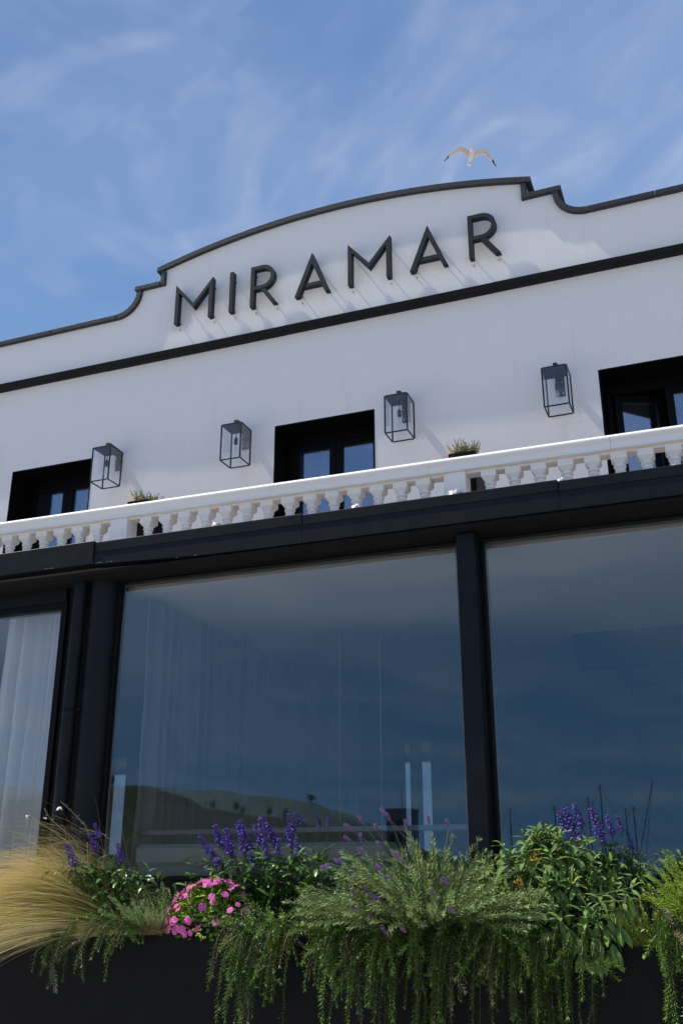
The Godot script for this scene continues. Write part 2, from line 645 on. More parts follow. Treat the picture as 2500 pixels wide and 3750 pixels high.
func surroundings() -> void:
	var b := Buf.new()
	b.box(Vector3(-300, -3, -120), Vector3(300, 0, 36))
	structure("ground", b, M.paving)
	b = Buf.new()
	b.box(Vector3(-2500, -5.0, -2500), Vector3(2500, -1.6, 2500))
	structure("harbour_water", b, M.water)
	var nz := noise(0.02, 5, 51)
	var ridge := [[-420, 20.0], [-240, 24.0], [-146, 15.5], [-138, 17.0], [-125, 19.6], [-115, 19.3], [-111, 18.6], [-108, 16.0], [-105, 14.9], [-98, 14.2], [-84, 12.0], [-74, 10.4], [-64, 8.2], [-52, 4.0], [-44, -3.0]]
	var f := func(x: float, z: float) -> float:
		return minf(along(ridge, x) * exp(-pow((z - 160.0) / (32.0 if z < 160 else 90.0), 2.0)) * (1.0 + 0.10 * nz.get_noise_2d(x * 1.5, z * 1.5)) + nz.get_noise_2d(x * 5, z * 5) * 0.5, 60.0) - 3.0 * smoothstep(60.0, 100.0, absf(z - 165.0))
	structure("near_hill", heightfield(-420, -40, 80, 330, 150, 60, f), M.hillside)
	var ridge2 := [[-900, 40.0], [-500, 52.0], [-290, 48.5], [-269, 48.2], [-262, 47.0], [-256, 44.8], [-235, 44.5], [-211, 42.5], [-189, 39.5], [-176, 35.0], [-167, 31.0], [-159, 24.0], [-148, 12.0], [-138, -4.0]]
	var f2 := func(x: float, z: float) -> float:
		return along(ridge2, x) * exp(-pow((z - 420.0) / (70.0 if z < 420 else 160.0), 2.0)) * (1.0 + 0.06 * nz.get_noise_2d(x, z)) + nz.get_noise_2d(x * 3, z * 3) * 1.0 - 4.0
	structure("far_hill", heightfield(-900, -130, 300, 640, 150, 50, f2), M.hazed_far_hillside)
	# shrubs and posts along the ridges
	var kinds := []
	for kk in 3:
		var cr := Buf.new()
		for j in 130:
			var p := Vector3(rng.randfn(), rng.randfn(), rng.randfn()).normalized() * pow(rng.randf(), 0.35)
			p = Vector3(p.x * 0.8, 1.55 + p.y * (0.75 + kk * 0.25), p.z * 0.8)
			var d := Vector3(rng.randfn(), rng.randfn(), rng.randfn()).normalized()
			cr.leaf(p, d, Vector3(rng.randfn(), 1, rng.randfn()).normalized(), 0.5, 0.3, 0.3, 0.2, Color(0.03, 0.045, 0.02), Color(0.04, 0.055, 0.022), 2)
		var tr := Buf.new()
		tr.tube([Vector3(0, -0.6, 0), Vector3(0.05, 0.8, 0), Vector3(0.02, 1.8, 0)], 0.12, 0.04, 6)
		tr.col = Color(0.06, 0.05, 0.04)
		kinds.append([cr.mesh(), tr.mesh()])
	var where := [[-101.0, 160.0, 0], [-95.0, 160.0, 1], [-90.5, 161.0, 0], [-88.5, 160.0, 2], [-83.0, 160.0, 1], [-79.5, 160.0, 2], [-73.0, 160.0, 0], [-124.0, 160.0, 1], [-119.0, 161.0, 2]]
	for k in where.size():
		var p = where[k]
		var t := thing("ridge_tree", "small dark tree on the mirrored near ridge, %s from the sea" % ["seventh", "sixth", "fifth", "fourth", "third", "second", "nearest", "ninth", "eighth"][k], "tree", Vector3(p[0], f.call(p[0], p[1]) - 0.1, p[1]), "trees along the near ridge")
		put("crown", kinds[p[2]][0], M.soft_leaves, t)
		put("trunk", kinds[p[2]][1], M.plain, t)
		t.scale = Vector3.ONE * (0.55 + 0.12 * (k % 3))
	var t2 := thing("ridge_tree", "lone spreading tree at the seaward end of the far hill ridge", "tree", Vector3(-186.0, f2.call(-186.0, 420.0) - 0.3, 420), "trees along the far ridge")
	put("crown", kinds[0][0], M.soft_leaves, t2, Transform3D(Basis.from_scale(Vector3(2.6, 1.5, 2.2)), Vector3.ZERO))
	put("trunk", kinds[0][1], M.plain, t2, Transform3D(Basis.from_scale(Vector3(2, 2, 2)), Vector3.ZERO))
	# stone breakwater across the harbour
	b = Buf.new()
	var pr := [Vector2(93, -3), Vector2(95, 1.6), Vector2(98, 1.9), Vector2(101, 1.6), Vector2(104, -3)]
	b.sweep_x(pr, -46, 260, Vector2(98, -1))
	structure("breakwater_wall", b, M.breakwater_stone)
	# grey harbour building
	var hb := thing("harbour_building", "grey flat-roofed harbour building mirrored at the foot of the far hill", "building", Vector3(-70.3, -1, 200))
	var hw := Buf.new()
	hw.box(Vector3(-73, -2, 198), Vector3(-67.6, 15.5, 204))
	part("wall", hw, M.building_grey, hb)
	boxed("roof_parapet", Vector3(-73.2, 15.5, 197.8), Vector3(-67.4, 16.0, 204.2), M.building_grey, hb)
	for r in 4:
		for c in 3:
			boxed("window", Vector3(-72.3 + c * 1.7, 3.0 + r * 3.0, 197.92), Vector3(-71.2 + c * 1.7, 4.6 + r * 3.0, 198.02), M.black_frame, hb)
	boxed("antenna", Vector3(-70.1, 16.0, 200), Vector3(-70.0, 20.5, 200.1), M.spar, hb)
	# sailing boats at their moorings: mast place, mast top, hull colour
	var boats := [[-8.45, 6.97, 50.0, 0, "tallest mast"], [-9.5, 6.44, 52.0, 1, "second tallest mast"], [-11.3, 5.8, 50.0, 0, "mast left of the purple spikes"], [-12.6, 4.9, 53.0, 0, "shortest mast"], [-7.7, 5.9, 56.0, 1, "mast behind the dark spikes"], [-6.6, 5.65, 50.0, 0, "rightmost upright mast"], [-14.3, 5.75, 51.0, 1, "mast beside the post"]]
	for q in boats:
		sailboat(Vector3(q[0], -1.6, q[2]), q[1] + 1.6, M.hull_blue if q[3] else M.hull_white, q[4])
	# a quayside derrick with a leaning boom
	var dk := thing("quay_derrick", "dark leaning derrick boom on the quay mirrored at the right edge", "crane", Vector3(-4.9, 0, 34))
	b = Buf.new()
	b.tube([Vector3(-5.0, 0, 34), Vector3(-5.0, 1.6, 34)], 0.14, 0.12, 8)
	part("post", b, M.spar, dk)
	b = Buf.new()
	b.tube([Vector3(-4.98, 1.3, 34), Vector3(-3.75, 5.7, 34)], 0.03, 0.02, 6)
	part("boom", b, M.spar, dk)
	b = Buf.new()
	b.tube([Vector3(-3.75, 5.7, 34), Vector3(-4.4, 2.4, 34.1)], 0.012, 0.012, 4)
	part("cable", b, M.spar, dk)


func sailboat(at: Vector3, mast: float, hull: Material, note: String) -> void:
	var t := thing("sailboat", "moored sailing boat mirrored in the right pane, %s" % note, "sailboat", at, "boats moored in the harbour")
	var b := Buf.new()
	var secs := []
	for k in 9:
		var u := float(k) / 8
		var hw := 1.25 * pow(sin(PI * (0.12 + 0.88 * u) * 0.98), 0.7) * (1.0 if u > 0.25 else 0.8 + u * 0.8)
		secs.append([lerpf(-3.6, 3.9, 1.0 - u), hw, 0.95 + 0.25 * (1.0 - u)])
	for k in 8:
		var s0 = secs[k]
		var s1 = secs[k + 1]
		for s in [-1.0, 1.0]:
			b.poly([Vector3(s0[0], 0.15 * -1, 0.25 * s * s0[1]), Vector3(s0[0], s0[2], s * s0[1]), Vector3(s1[0], s1[2], s * s1[1]), Vector3(s1[0], -0.15, 0.25 * s * s1[1])], Vector3(0, -0.2, s))
		b.poly([Vector3(s0[0], s0[2], -s0[1]), Vector3(s0[0], s0[2], s0[1]), Vector3(s1[0], s1[2], s1[1]), Vector3(s1[0], s1[2], -s1[1])], Vector3.UP)
	put("hull", b.mesh(), hull, t)
	b = Buf.new()
	b.box(Vector3(-1.2, 1.0, -0.65), Vector3(1.4, 1.55, 0.65), 0.1)
	put("cabin", b.mesh(), M.hull_white, t)
	b = Buf.new()
	b.tube([Vector3(0.3, 1.0, 0), Vector3(0.3, mast, 0)], 0.045, 0.03, 8)
	put("mast", b.mesh(), M.spar, t)
	b = Buf.new()
	b.tube([Vector3(0.3, 2.3, 0), Vector3(-2.8, 2.35, 0)], 0.05, 0.05, 6)
	put("boom", b.mesh(), M.spar, t)
	b = Buf.new()
	b.tube([Vector3(0.3, mast - 0.1, 0), Vector3(3.8, 1.1, 0)], 0.012, 0.012, 4)
	b.tube([Vector3(0.3, mast - 0.1, 0), Vector3(-3.5, 1.0, 0)], 0.012, 0.012, 4)
	for s in [-1.0, 1.0]:
		b.tube([Vector3(0.3, mast - 0.4, 0), Vector3(0.2, 1.1, s * 1.1)], 0.01, 0.01, 4)
	put("rigging", b.mesh(), M.spar, t)


# ---------------------------------------------------------------- the building
const CX := -3.58   # middle of the gable

func outline(inset: float) -> PackedVector2Array:
	# the parapet's stepped and arched outline, left to right
	var p := PackedVector2Array()
	var y0 := 7.97 - inset
	var step := 8.31 - inset
	var top := 8.505 - inset
	p.append(Vector2(-15.0, y0))
	var half := [2.60, 2.572, 2.30, 2.245]
	for s in [-1.0, 1.0]:
		var pts := []
		# quarter curve: centre at half 2.83 + , height 8.24
		var r := 0.27 + inset
		for k in 9:
			var a := PI * 0.5 * k / 8
			pts.append(Vector2(CX + s * (2.84 - sin(a) * r), 8.24 - cos(a) * r))
		if inset == 0.0:
			pts.append(Vector2(CX + s * 2.57, 8.252))
			pts.append(Vector2(CX + s * 2.605, 8.252))
			pts.append(Vector2(CX + s * 2.605, step))
			pts.append(Vector2(CX + s * 2.245, step))
			pts.append(Vector2(CX + s * 2.245, 8.447))
			pts.append(Vector2(CX + s * 2.30, 8.447))
			pts.append(Vector2(CX + s * 2.30, top))
		else:
			pts.append(Vector2(CX + s * (2.57 - inset), step))
			pts.append(Vector2(CX + s * (2.245 - inset), step))
			pts.append(Vector2(CX + s * (2.245 - inset), 8.505 - inset + 0.008))
		if s > 0:
			pts.reverse()
		else:
			pass
		if s > 0:
			var rad := 9.27 - inset
			for k in range(1, 24):
				var x := lerpf(-2.24, 2.24, k / 24.0)
				p.append(Vector2(CX + x, 8.795 - 9.27 + sqrt(rad * rad - x * x)))
		for q in pts:
			p.append(q)
	p.append(Vector2(8.0, y0))
	return p


func strip(b: Buf, a: Array, i: Array, z0: float, z1: float) -> void:
	# a band between the outer line a and the inner line i, from z0 (back) to z1 (front)
	var pl := PackedVector2Array()
	for q in a:
		pl.append(q)
	var r := i.duplicate()
	r.reverse()
	for q in r:
		pl.append(q)
	b.prism(pl, z0, z1)


func arc_pts(rad: float, x0: float, x1: float, n: int) -> Array:
	var a := []
	for k in n + 1:
		var x := lerpf(x0, x1, float(k) / n)
		a.append(Vector2(CX + x, 8.795 - 9.27 + sqrt(rad * rad - x * x)))
	return a


func coping(B: Node3D) -> void:
	var zf := DW + 0.052
	var zb := DW - 0.42
	var th := 0.06
	# level runs, in lengths with hairline joints
	var runs := [[-15.0, -12.3], [-12.297, -9.5], [-9.497, -7.384], [-7.381, CX - 2.843]]
	for k in range(4):
		var r = runs[k]
		boxed("coping", Vector3(r[0], 7.97 - th, zb), Vector3(r[1], 7.97, zf), M.slate_paint, B, 0.006)
	for r in [[CX + 2.843, -0.06], [-0.057, 2.4], [2.403, 5.2], [5.203, 8.0]]:
		boxed("coping", Vector3(r[0], 7.97 - th, zb), Vector3(r[1], 7.97, zf), M.slate_paint, B, 0.006)
	for s in [-1.0, 1.0]:
		# quarter curve
		var o := []
		var i := []
		for k in 11:
			var a := PI * 0.5 * k / 10
			o.append(Vector2(CX + s * (2.84 - sin(a) * 0.27), 8.24 - cos(a) * 0.27))
			i.append(Vector2(CX + s * (2.84 - sin(a) * (0.27 + th)), 8.24 - cos(a) * (0.27 + th)))
		o.append(Vector2(CX + s * 2.57, 8.2495))
		i.append(Vector2(CX + s * (2.57 - th), 8.2495))
		var b := Buf.new()
		strip(b, o, i, DW - 0.03, zf - 0.003)
		part("coping", b, M.slate_paint, B)
		# step
		var x0: float = CX + s * 2.605
		var x1: float = CX + s * 2.2475
		boxed("coping", Vector3(minf(x0, x1), 8.31 - th, zb), Vector3(maxf(x0, x1), 8.31, zf), M.slate_paint, B, 0.005)
		# upright
		x0 = CX + s * 2.245
		x1 = CX + s * (2.245 - th)
		boxed("coping", Vector3(minf(x0, x1), 8.31 - th, DW - 0.03), Vector3(maxf(x0, x1), 8.450, zf - 0.004), M.slate_paint, B, 0.005)
	# arch in four lengths
	var cuts := [-2.30, -1.22, 0.12, 1.37, 2.30]
	for k in 4:
		var b := Buf.new()
		strip(b, arc_pts(9.27, cuts[k] + 0.001, cuts[k + 1] - 0.001, 9), arc_pts(9.27 - th, cuts[k] + 0.001, cuts[k + 1] - 0.001, 9), zb, zf)
		part("coping", b, M.slate_paint, B)


func building() -> void:
	var B := thing("hotel_building", "white rendered seafront building with arched parapet above a black glazed ground floor", "building", Vector3(-3.5, 0, -9))
	# ---- upper wall with its window openings
	var holes := [[-11.21, -10.06], [-7.75, -6.60], [-4.245, -3.095], [-0.79, 0.36], [2.67, 3.82]]
	var y0 := 3.90
	var yt := 6.09
	var b := Buf.new()
	var xs := [-15.0]
	for hsp in holes:
		xs.append_array([hsp[0], hsp[1]])
	xs.append(8.0)
	for k in xs.size() - 1:
		var solid: bool = k % 2 == 0
		var lo := y0 if solid else yt
		b.poly([Vector3(xs[k], lo, DW), Vector3(xs[k + 1], lo, DW), Vector3(xs[k + 1], 7.2, DW), Vector3(xs[k], 7.2, DW)], Vector3(0, 0, 1))
		b.poly([Vector3(xs[k], lo, DW - 0.36), Vector3(xs[k + 1], lo, DW - 0.36), Vector3(xs[k + 1], 7.2, DW - 0.36), Vector3(xs[k], 7.2, DW - 0.36)], Vector3(0, 0, -1))
	part("wall", b, M.plaster, B)
	# parapet above the cornice
	b = Buf.new()
	var pl := PackedVector2Array()
	pl.append(Vector2(-15.0, 7.2))
	var th := 0.055
	var line := []
	line.append(Vector2(-15.0, 7.97 - th))
	for s in [-1.0, 1.0]:
		var q := []
		for k in 11:
			var a := PI * 0.5 * k / 10
			q.append(Vector2(CX + s * (2.84 - sin(a) * 0.276), 8.24 - cos(a) * 0.276))
		q.append(Vector2(CX + s * (2.57 - 0.006), 8.31 - th))
		q.append(Vector2(CX + s * (2.245 - 0.006), 8.31 - th))
		if s < 0:
			line.append_array(q)
			line.append_array(arc_pts(9.27 - th, -2.239, 2.239, 30))
		else:
			q.reverse()
			line.append_array(q)
	line.append(Vector2(8.0, 7.97 - th))
	for q in line:
		pl.append(q)
	pl.append(Vector2(8.0, 7.2))
	b.prism(pl, DW - 0.36, DW)
	part("parapet", b, M.plaster, B)
	coping(B)
	# side and rear walls, roof
	boxed("wall", Vector3(-15.36, 0, -20.0), Vector3(-15.002, 7.9, DW - 0.01), M.plaster, B)
	boxed("wall", Vector3(8.002, 0, -20.0), Vector3(8.36, 7.9, DW - 0.01), M.plaster, B)
	boxed("wall", Vector3(-14.998, 3.7, -20.0), Vector3(7.998, 7.9, -19.7), M.plaster, B)
	boxed("roof", Vector3(-14.995, 6.9, -19.69), Vector3(7.995, 7.15, DW - 0.37), M.room_wall, B)
	# floor between the storeys = terrace
	boxed("terrace_slab", Vector3(-14.99, 3.875, -19.68), Vector3(7.99, 3.95, -6.72), M.terrace_tile, B)
	# ---- cornice in lengths
	var pr := [Vector2(DW - 0.02, 7.202), Vector2(DW + 0.05, 7.202), Vector2(DW + 0.088, 7.209), Vector2(DW + 0.108, 7.226), Vector2(DW + 0.113, 7.25), Vector2(DW + 0.113, 7.262), Vector2(DW + 0.03, 7.298), Vector2(DW - 0.02, 7.30)]
	var cx := -15.0
	while cx < 8.0:
		var ln := 1.12 + 0.16 * rng.randf()
		b = Buf.new()
		var nx := minf(cx + ln, 8.0)
		b.xf = Transform3D(Basis(Vector3(0, 0, 1), -0.0055), Vector3(0, -0.0055 * 3.6 + rng.randf_range(-0.002, 0.002), rng.randf_range(-0.003, 0.002)))
		b.sweep_x(pr, cx, nx - 0.0025, Vector2(DW + 0.04, 7.22))
		part("cornice", b, M.cornice_paint, B)
		cx = nx
	# ---- upper windows
	for k in holes.size():
		upper_window(B, holes[k][0], holes[k][1], y0, yt, k == 3)
	upper_rooms(B)
	ground_floor(B)


func upper_window(B: Node3D, x0: float, x1: float, y0: float, y1: float, ajar: bool) -> void:
	var w := Node3D.new()
	w.name = "window"
	B.add_child(w, true)
	w.position = Vector3((x0 + x1) / 2, 3.95, -9.15) - B.position
	var zr := -9.155
	# black lined reveal
	var b := Buf.new()
	b.box(Vector3(x0 - 0.002, 3.952, zr - 0.08), Vector3(x0 + 0.012, y1, DW + 0.003))
	b.box(Vector3(x1 - 0.012, 3.952, zr - 0.08), Vector3(x1 + 0.002, y1, DW + 0.003))
	b.box(Vector3(x0 + 0.012, y1 - 0.012, zr - 0.08), Vector3(x1 - 0.012, y1 + 0.002, DW + 0.003))
	part("reveal", b, M.black_reveal, w)
	b = Buf.new()
	var fi := 0.055
	b.box(Vector3(x0 + 0.012, 3.955, zr - 0.07), Vector3(x0 + 0.012 + fi, y1 - 0.012, zr), 0.004)
	b.box(Vector3(x1 - 0.012 - fi, 3.955, zr - 0.07), Vector3(x1 - 0.012, y1 - 0.012, zr), 0.004)
	b.box(Vector3(x0 + 0.012 + fi, y1 - 0.012 - 0.10, zr - 0.07), Vector3(x1 - 0.012 - fi, y1 - 0.012, zr - 0.002), 0.004)
	part("frame", b, M.black_frame, w)
	var a := x0 + 0.012 + fi
	var z := x1 - 0.012 - fi
	var mid := (a + z) / 2
	for s in 2:
		var l := a + 0.003 if s == 0 else mid + 0.001
		var r := mid - 0.001 if s == 0 else z - 0.003
		var top := y1 - 0.118
		var bot := 3.975
		var st := 0.075
		var xf := Transform3D()
		if ajar and s == 0:
			xf = Transform3D(Basis(), Vector3(l, 0, zr - 0.05)) * Transform3D(Basis(Vector3.UP, deg_to_rad(24)), Vector3.ZERO) * Transform3D(Basis(), Vector3(-l, 0, -zr + 0.05))
		b = Buf.new()
		b.xf = xf
		b.box(Vector3(l, bot, zr - 0.06), Vector3(l + st, top, zr + 0.008), 0.005)
		b.box(Vector3(r - st, bot, zr - 0.06), Vector3(r, top, zr + 0.008), 0.005)
		b.box(Vector3(l + st, top - st, zr - 0.058), Vector3(r - st, top, zr + 0.006), 0.005)
		b.box(Vector3(l + st, bot, zr - 0.058), Vector3(r - st, bot + st, zr + 0.006), 0.005)
		part("sash", b, M.black_frame, w)
		for g in 2:
			b = Buf.new()
			b.xf = xf
			b.box(Vector3(l + st - 0.01, bot + st - 0.01, zr - 0.022 - g * 0.02), Vector3(r - st + 0.01, top - st + 0.01, zr - 0.016 - g * 0.02))
			part("pane", b, M.glass, w)
		b = Buf.new()
		b.xf = xf
		b.box(Vector3(l + st - 0.008, bot + st - 0.008, zr - 0.0285), Vector3(r - st + 0.008, top - st + 0.008, zr - 0.0265))
		part("film", b, M.sun_film, w)


func upper_rooms(B: Node3D) -> void:
	# dim rooms behind the upper windows
	for x in [-12.5, -9.0, -5.4, -1.9, 1.5, 5.2]:
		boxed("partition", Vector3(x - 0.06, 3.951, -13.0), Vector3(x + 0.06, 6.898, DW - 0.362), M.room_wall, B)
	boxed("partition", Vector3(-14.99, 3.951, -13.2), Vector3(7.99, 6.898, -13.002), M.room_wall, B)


func pane_pair(w: Node3D, x0: float, x1: float, y0: float, y1: float, z: float) -> void:
	boxed("pane", Vector3(x0, y0, z - 0.006), Vector3(x1, y1, z), M.glass, w)
	boxed("film", Vector3(x0 + 0.002, y0 + 0.002, z - 0.0115), Vector3(x1 - 0.002, y1 - 0.002, z - 0.0095), M.low_film, w)
	var b := Buf.new()
	var s := 0.013
	var zb := z - 0.023
	b.box(Vector3(x0 + 0.012, y0 + 0.012, zb), Vector3(x0 + 0.012 + s, y1 - 0.012, z - 0.007))
	b.box(Vector3(x1 - 0.012 - s, y0 + 0.012, zb), Vector3(x1 - 0.012, y1 - 0.012, z - 0.007))
	b.box(Vector3(x0 + 0.012 + s, y1 - 0.012 - s, zb), Vector3(x1 - 0.012 - s, y1 - 0.012, z - 0.007))
	b.box(Vector3(x0 + 0.012 + s, y0 + 0.012, zb), Vector3(x1 - 0.012 - s, y0 + 0.012 + s, z - 0.007))
	part("spacer", b, M.spacer, w)


func shop_window(B: Node3D, x0: float, x1: float, y0: float, y1: float, z: float, fw := 0.03) -> Node3D:
	var w := Node3D.new()
	w.name = "window"
	B.add_child(w, true)
	w.position = Vector3((x0 + x1) / 2, y0, z) - B.position
	var b := Buf.new()
	b.box(Vector3(x0 - fw, y0 - fw, z - 0.07), Vector3(x0 + 0.004, y1 + fw, z + 0.035), 0.004)
	b.box(Vector3(x1 - 0.004, y0 - fw, z - 0.07), Vector3(x1 + fw, y1 + fw, z + 0.035), 0.004)
	b.box(Vector3(x0 + 0.004, y1 - 0.004, z - 0.07), Vector3(x1 - 0.004, y1 + fw, z + 0.033), 0.004)
	b.box(Vector3(x0 + 0.004, y0 - fw, z - 0.07), Vector3(x1 - 0.004, y0 + 0.004, z + 0.033), 0.004)
	part("frame", b, M.black_frame, w)
	pane_pair(w, x0, x1, y0, y1, z)
	return w


func ground_floor(B: Node3D) -> void:
	var b: Buf
	# fascia: upper lip and face, in lengths, the left length standing slightly proud
	var tops := [[-15.0, -11.4, 0.0], [-11.397, -8.1, 0.0], [-8.097, -4.846, 0.0]]
	for r in tops:
		b = Buf.new()
		b.box(Vector3(r[0], 3.945, FZ - 0.16), Vector3(r[1], 4.148, FZ + 0.012), 0.006)
		part("fascia_panel", b, M.fascia_paint, B)
	var rr := [[-4.838, -2.93], [-2.927, -0.95], [-0.947, 1.4], [1.403, 4.2], [4.203, 8.0]]
	for k in rr.size():
		var r = rr[k]
		var drop := -0.012 * k
		b = Buf.new()
		b.box(Vector3(r[0], 4.045 + drop * 0.5, FZ - 0.16), Vector3(r[1], 4.135 + drop, FZ + 0.004), 0.005)
		part("fascia_lip", b, M.fascia_paint, B)
		b = Buf.new()
		var yb0 := 3.94 if k == 0 else 3.893
		var pl := PackedVector2Array([Vector2(r[0], 4.041 + drop * 0.5), Vector2(r[1], 4.041 + drop * 0.5), Vector2(r[1], 3.893), Vector2(minf(r[0] + 1.1, r[1] - 0.3), 3.899 if k == 0 else 3.893), Vector2(r[0], yb0)])
		b.prism(pl, FZ - 0.16, FZ)
		part("fascia_panel", b, M.fascia_paint, B)
	# chipped paint along the lower edges
	var chips := Buf.new()
	var seeds := [[-4.80, 3.941, 7], [-5.33, 3.944, 4], [-3.9, 3.899, 2]]
	for q in seeds:
		for j in q[2]:
			var cx: float = q[0] + rng.randfn() * 0.07
			var cy: float = q[1] + 0.0005
			var l := rng.randf_range(0.008, 0.045)
			var hh := rng.randf_range(0.001, 0.003)
			var zz := FZ + 0.013 if cx < -4.846 else FZ + 0.001
			chips.poly([Vector3(cx, cy + 0.003, zz), Vector3(cx + l, cy + 0.003, zz), Vector3(cx + l * 0.7, cy + 0.003 + hh * 2.0, zz), Vector3(cx + l * 0.2, cy + 0.003 + hh * 1.5, zz)], Vector3(0, 0, 1))
	part("paint_chips", chips, M.bare_edge, B)
	# zinc upstand behind the fascia
	boxed("flashing", Vector3(-5.42, 4.10, FZ - 0.20), Vector3(-3.86, 4.172, FZ - 0.165), M.zinc, B, 0.003)
	boxed("flashing", Vector3(-15.0, 3.96, FZ - 0.21), Vector3(8.0, 4.09, FZ - 0.205), M.zinc, B)
	# soffit, header beam
	boxed("soffit", Vector3(-14.99, 3.862, FZ - 0.30), Vector3(7.99, 3.888, FZ - 0.02), M.black_matt, B, 0.003)
	boxed("header", Vector3(-14.99, 3.852, GZ - 0.10), Vector3(7.99, 3.873, GZ + 0.06), M.black_matt, B)
	# wall under the glass
	boxed("plinth", Vector3(-14.99, 0.0, GZ - 0.16), Vector3(7.99, 1.435, GZ + 0.02), M.black_matt, B)
	boxed("sill", Vector3(-4.76, 1.436, GZ - 0.10), Vector3(7.99, 1.446, GZ + 0.05), M.black_frame, B, 0.003)
	# posts standing proud of the glass
	for x in [-1.672, 1.45, 4.55, 7.9]:
		boxed("post", Vector3(x - 0.068, 1.447, GZ - 0.06), Vector3(x + 0.068, 3.851, -6.72), M.fascia_paint, B, 0.004)
	var main := shop_window(B, -4.733, -1.772, 1.476, 3.832, GZ)
	shop_window(B, -1.576, 1.354, 1.476, 3.832, GZ)
	shop_window(B, 1.546, 4.454, 1.476, 3.832, GZ)
	shop_window(B, 4.646, 7.80, 1.476, 3.832, GZ)
	# left of the pipes: lower glass under a black panel
	shop_window(B, -8.4, -5.325, 1.476, 3.668, GZ, 0.055)
	shop_window(B, -11.6, -8.52, 1.476, 3.668, GZ, 0.055)
	shop_window(B, -14.8, -11.72, 1.476, 3.668, GZ, 0.055)
	boxed("transom_panel", Vector3(-14.99, 3.725, GZ - 0.07), Vector3(-5.30, 3.850, GZ + 0.02), M.fascia_paint, B, 0.003)
	boxed("jamb", Vector3(-5.268, 1.437, GZ - 0.07), Vector3(-4.90, 3.850, GZ + 0.01), M.black_frame, B, 0.003)
	# round column and rain pipe
	b = Buf.new()
	b.col = Color.WHITE
	b.lathe([Vector2(0.125, 0.0), Vector2(0.125, 3.86)], 40, Vector3(-4.885, 0, -6.875))
	part("column", b, M.fascia_paint, B)
	var pipe := Node3D.new()
	pipe.name = "rain_pipe"
	B.add_child(pipe, true)
	b = Buf.new()
	b.lathe([Vector2(0.058, 0.0), Vector2(0.058, 3.86)], 28, Vector3(-5.075, 0, -6.78))
	part("pipe", b, M.fascia_paint, pipe)
	for y in [0.8, 2.76]:
		b = Buf.new()
		b.lathe([Vector2(0.058, y - 0.012), Vector2(0.062, y - 0.012), Vector2(0.062, y + 0.012), Vector2(0.058, y + 0.012)], 28, Vector3(-5.075, 0, -6.78))
		b.box(Vector3(-5.03, y - 0.01, -6.80), Vector3(-4.96, y + 0.01, -6.77))
		part("bracket", b, M.black_frame, pipe)
	boxed("jamb", Vector3(-4.800, 1.447, GZ - 0.07), Vector3(-4.765, 3.850, GZ + 0.02), M.black_frame, B, 0.003)
	# ---- the room behind the glass
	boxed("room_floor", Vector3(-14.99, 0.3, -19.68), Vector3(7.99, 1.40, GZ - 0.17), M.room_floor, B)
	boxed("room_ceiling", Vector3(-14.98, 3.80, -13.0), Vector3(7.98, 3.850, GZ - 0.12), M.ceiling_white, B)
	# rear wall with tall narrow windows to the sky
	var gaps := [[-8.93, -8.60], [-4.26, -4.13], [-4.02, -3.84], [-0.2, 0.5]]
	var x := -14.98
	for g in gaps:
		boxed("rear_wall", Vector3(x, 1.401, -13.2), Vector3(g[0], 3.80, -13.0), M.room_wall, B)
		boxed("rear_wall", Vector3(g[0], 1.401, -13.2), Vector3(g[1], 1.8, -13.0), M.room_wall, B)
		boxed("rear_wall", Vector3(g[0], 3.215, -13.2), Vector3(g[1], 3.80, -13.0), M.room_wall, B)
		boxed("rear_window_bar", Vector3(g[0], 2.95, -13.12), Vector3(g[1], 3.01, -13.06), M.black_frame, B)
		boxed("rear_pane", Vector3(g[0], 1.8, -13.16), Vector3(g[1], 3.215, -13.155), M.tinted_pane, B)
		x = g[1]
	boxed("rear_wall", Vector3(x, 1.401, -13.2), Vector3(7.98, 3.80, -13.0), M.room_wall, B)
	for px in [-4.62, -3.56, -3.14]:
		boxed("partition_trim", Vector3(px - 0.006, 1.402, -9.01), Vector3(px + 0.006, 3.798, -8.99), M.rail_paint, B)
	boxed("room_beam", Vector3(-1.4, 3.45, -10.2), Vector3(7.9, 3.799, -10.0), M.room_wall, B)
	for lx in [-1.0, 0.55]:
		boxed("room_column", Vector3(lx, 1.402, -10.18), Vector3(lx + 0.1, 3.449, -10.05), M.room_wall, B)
	# rail and long bench just inside
	var rail := thing("window_rail", "pale horizontal rail inside the large window behind the plants", "rail", Vector3(-3, 1.402, -7.3))
	boxed("bar", Vector3(-4.71, 1.79, -7.32), Vector3(-1.79, 1.83, -7.28), M.rail_paint, rail, 0.005)
	for px in [-4.68, -3.25, -1.82]:
		boxed("leg", Vector3(px - 0.012, 1.402, -7.315), Vector3(px + 0.012, 1.789, -7.285), M.rail_paint, rail)
	var bench := thing("bench", "long grey upholstered bench inside below the large window", "bench", Vector3(-3.3, 1.402, -7.1))
	boxed("seat", Vector3(-4.5, 1.55, -7.25), Vector3(-2.4, 1.71, -6.99), M.bench_cloth, bench, 0.03)
	boxed("base", Vector3(-4.46, 1.402, -7.22), Vector3(-2.44, 1.549, -7.01), M.bench_cloth, bench)


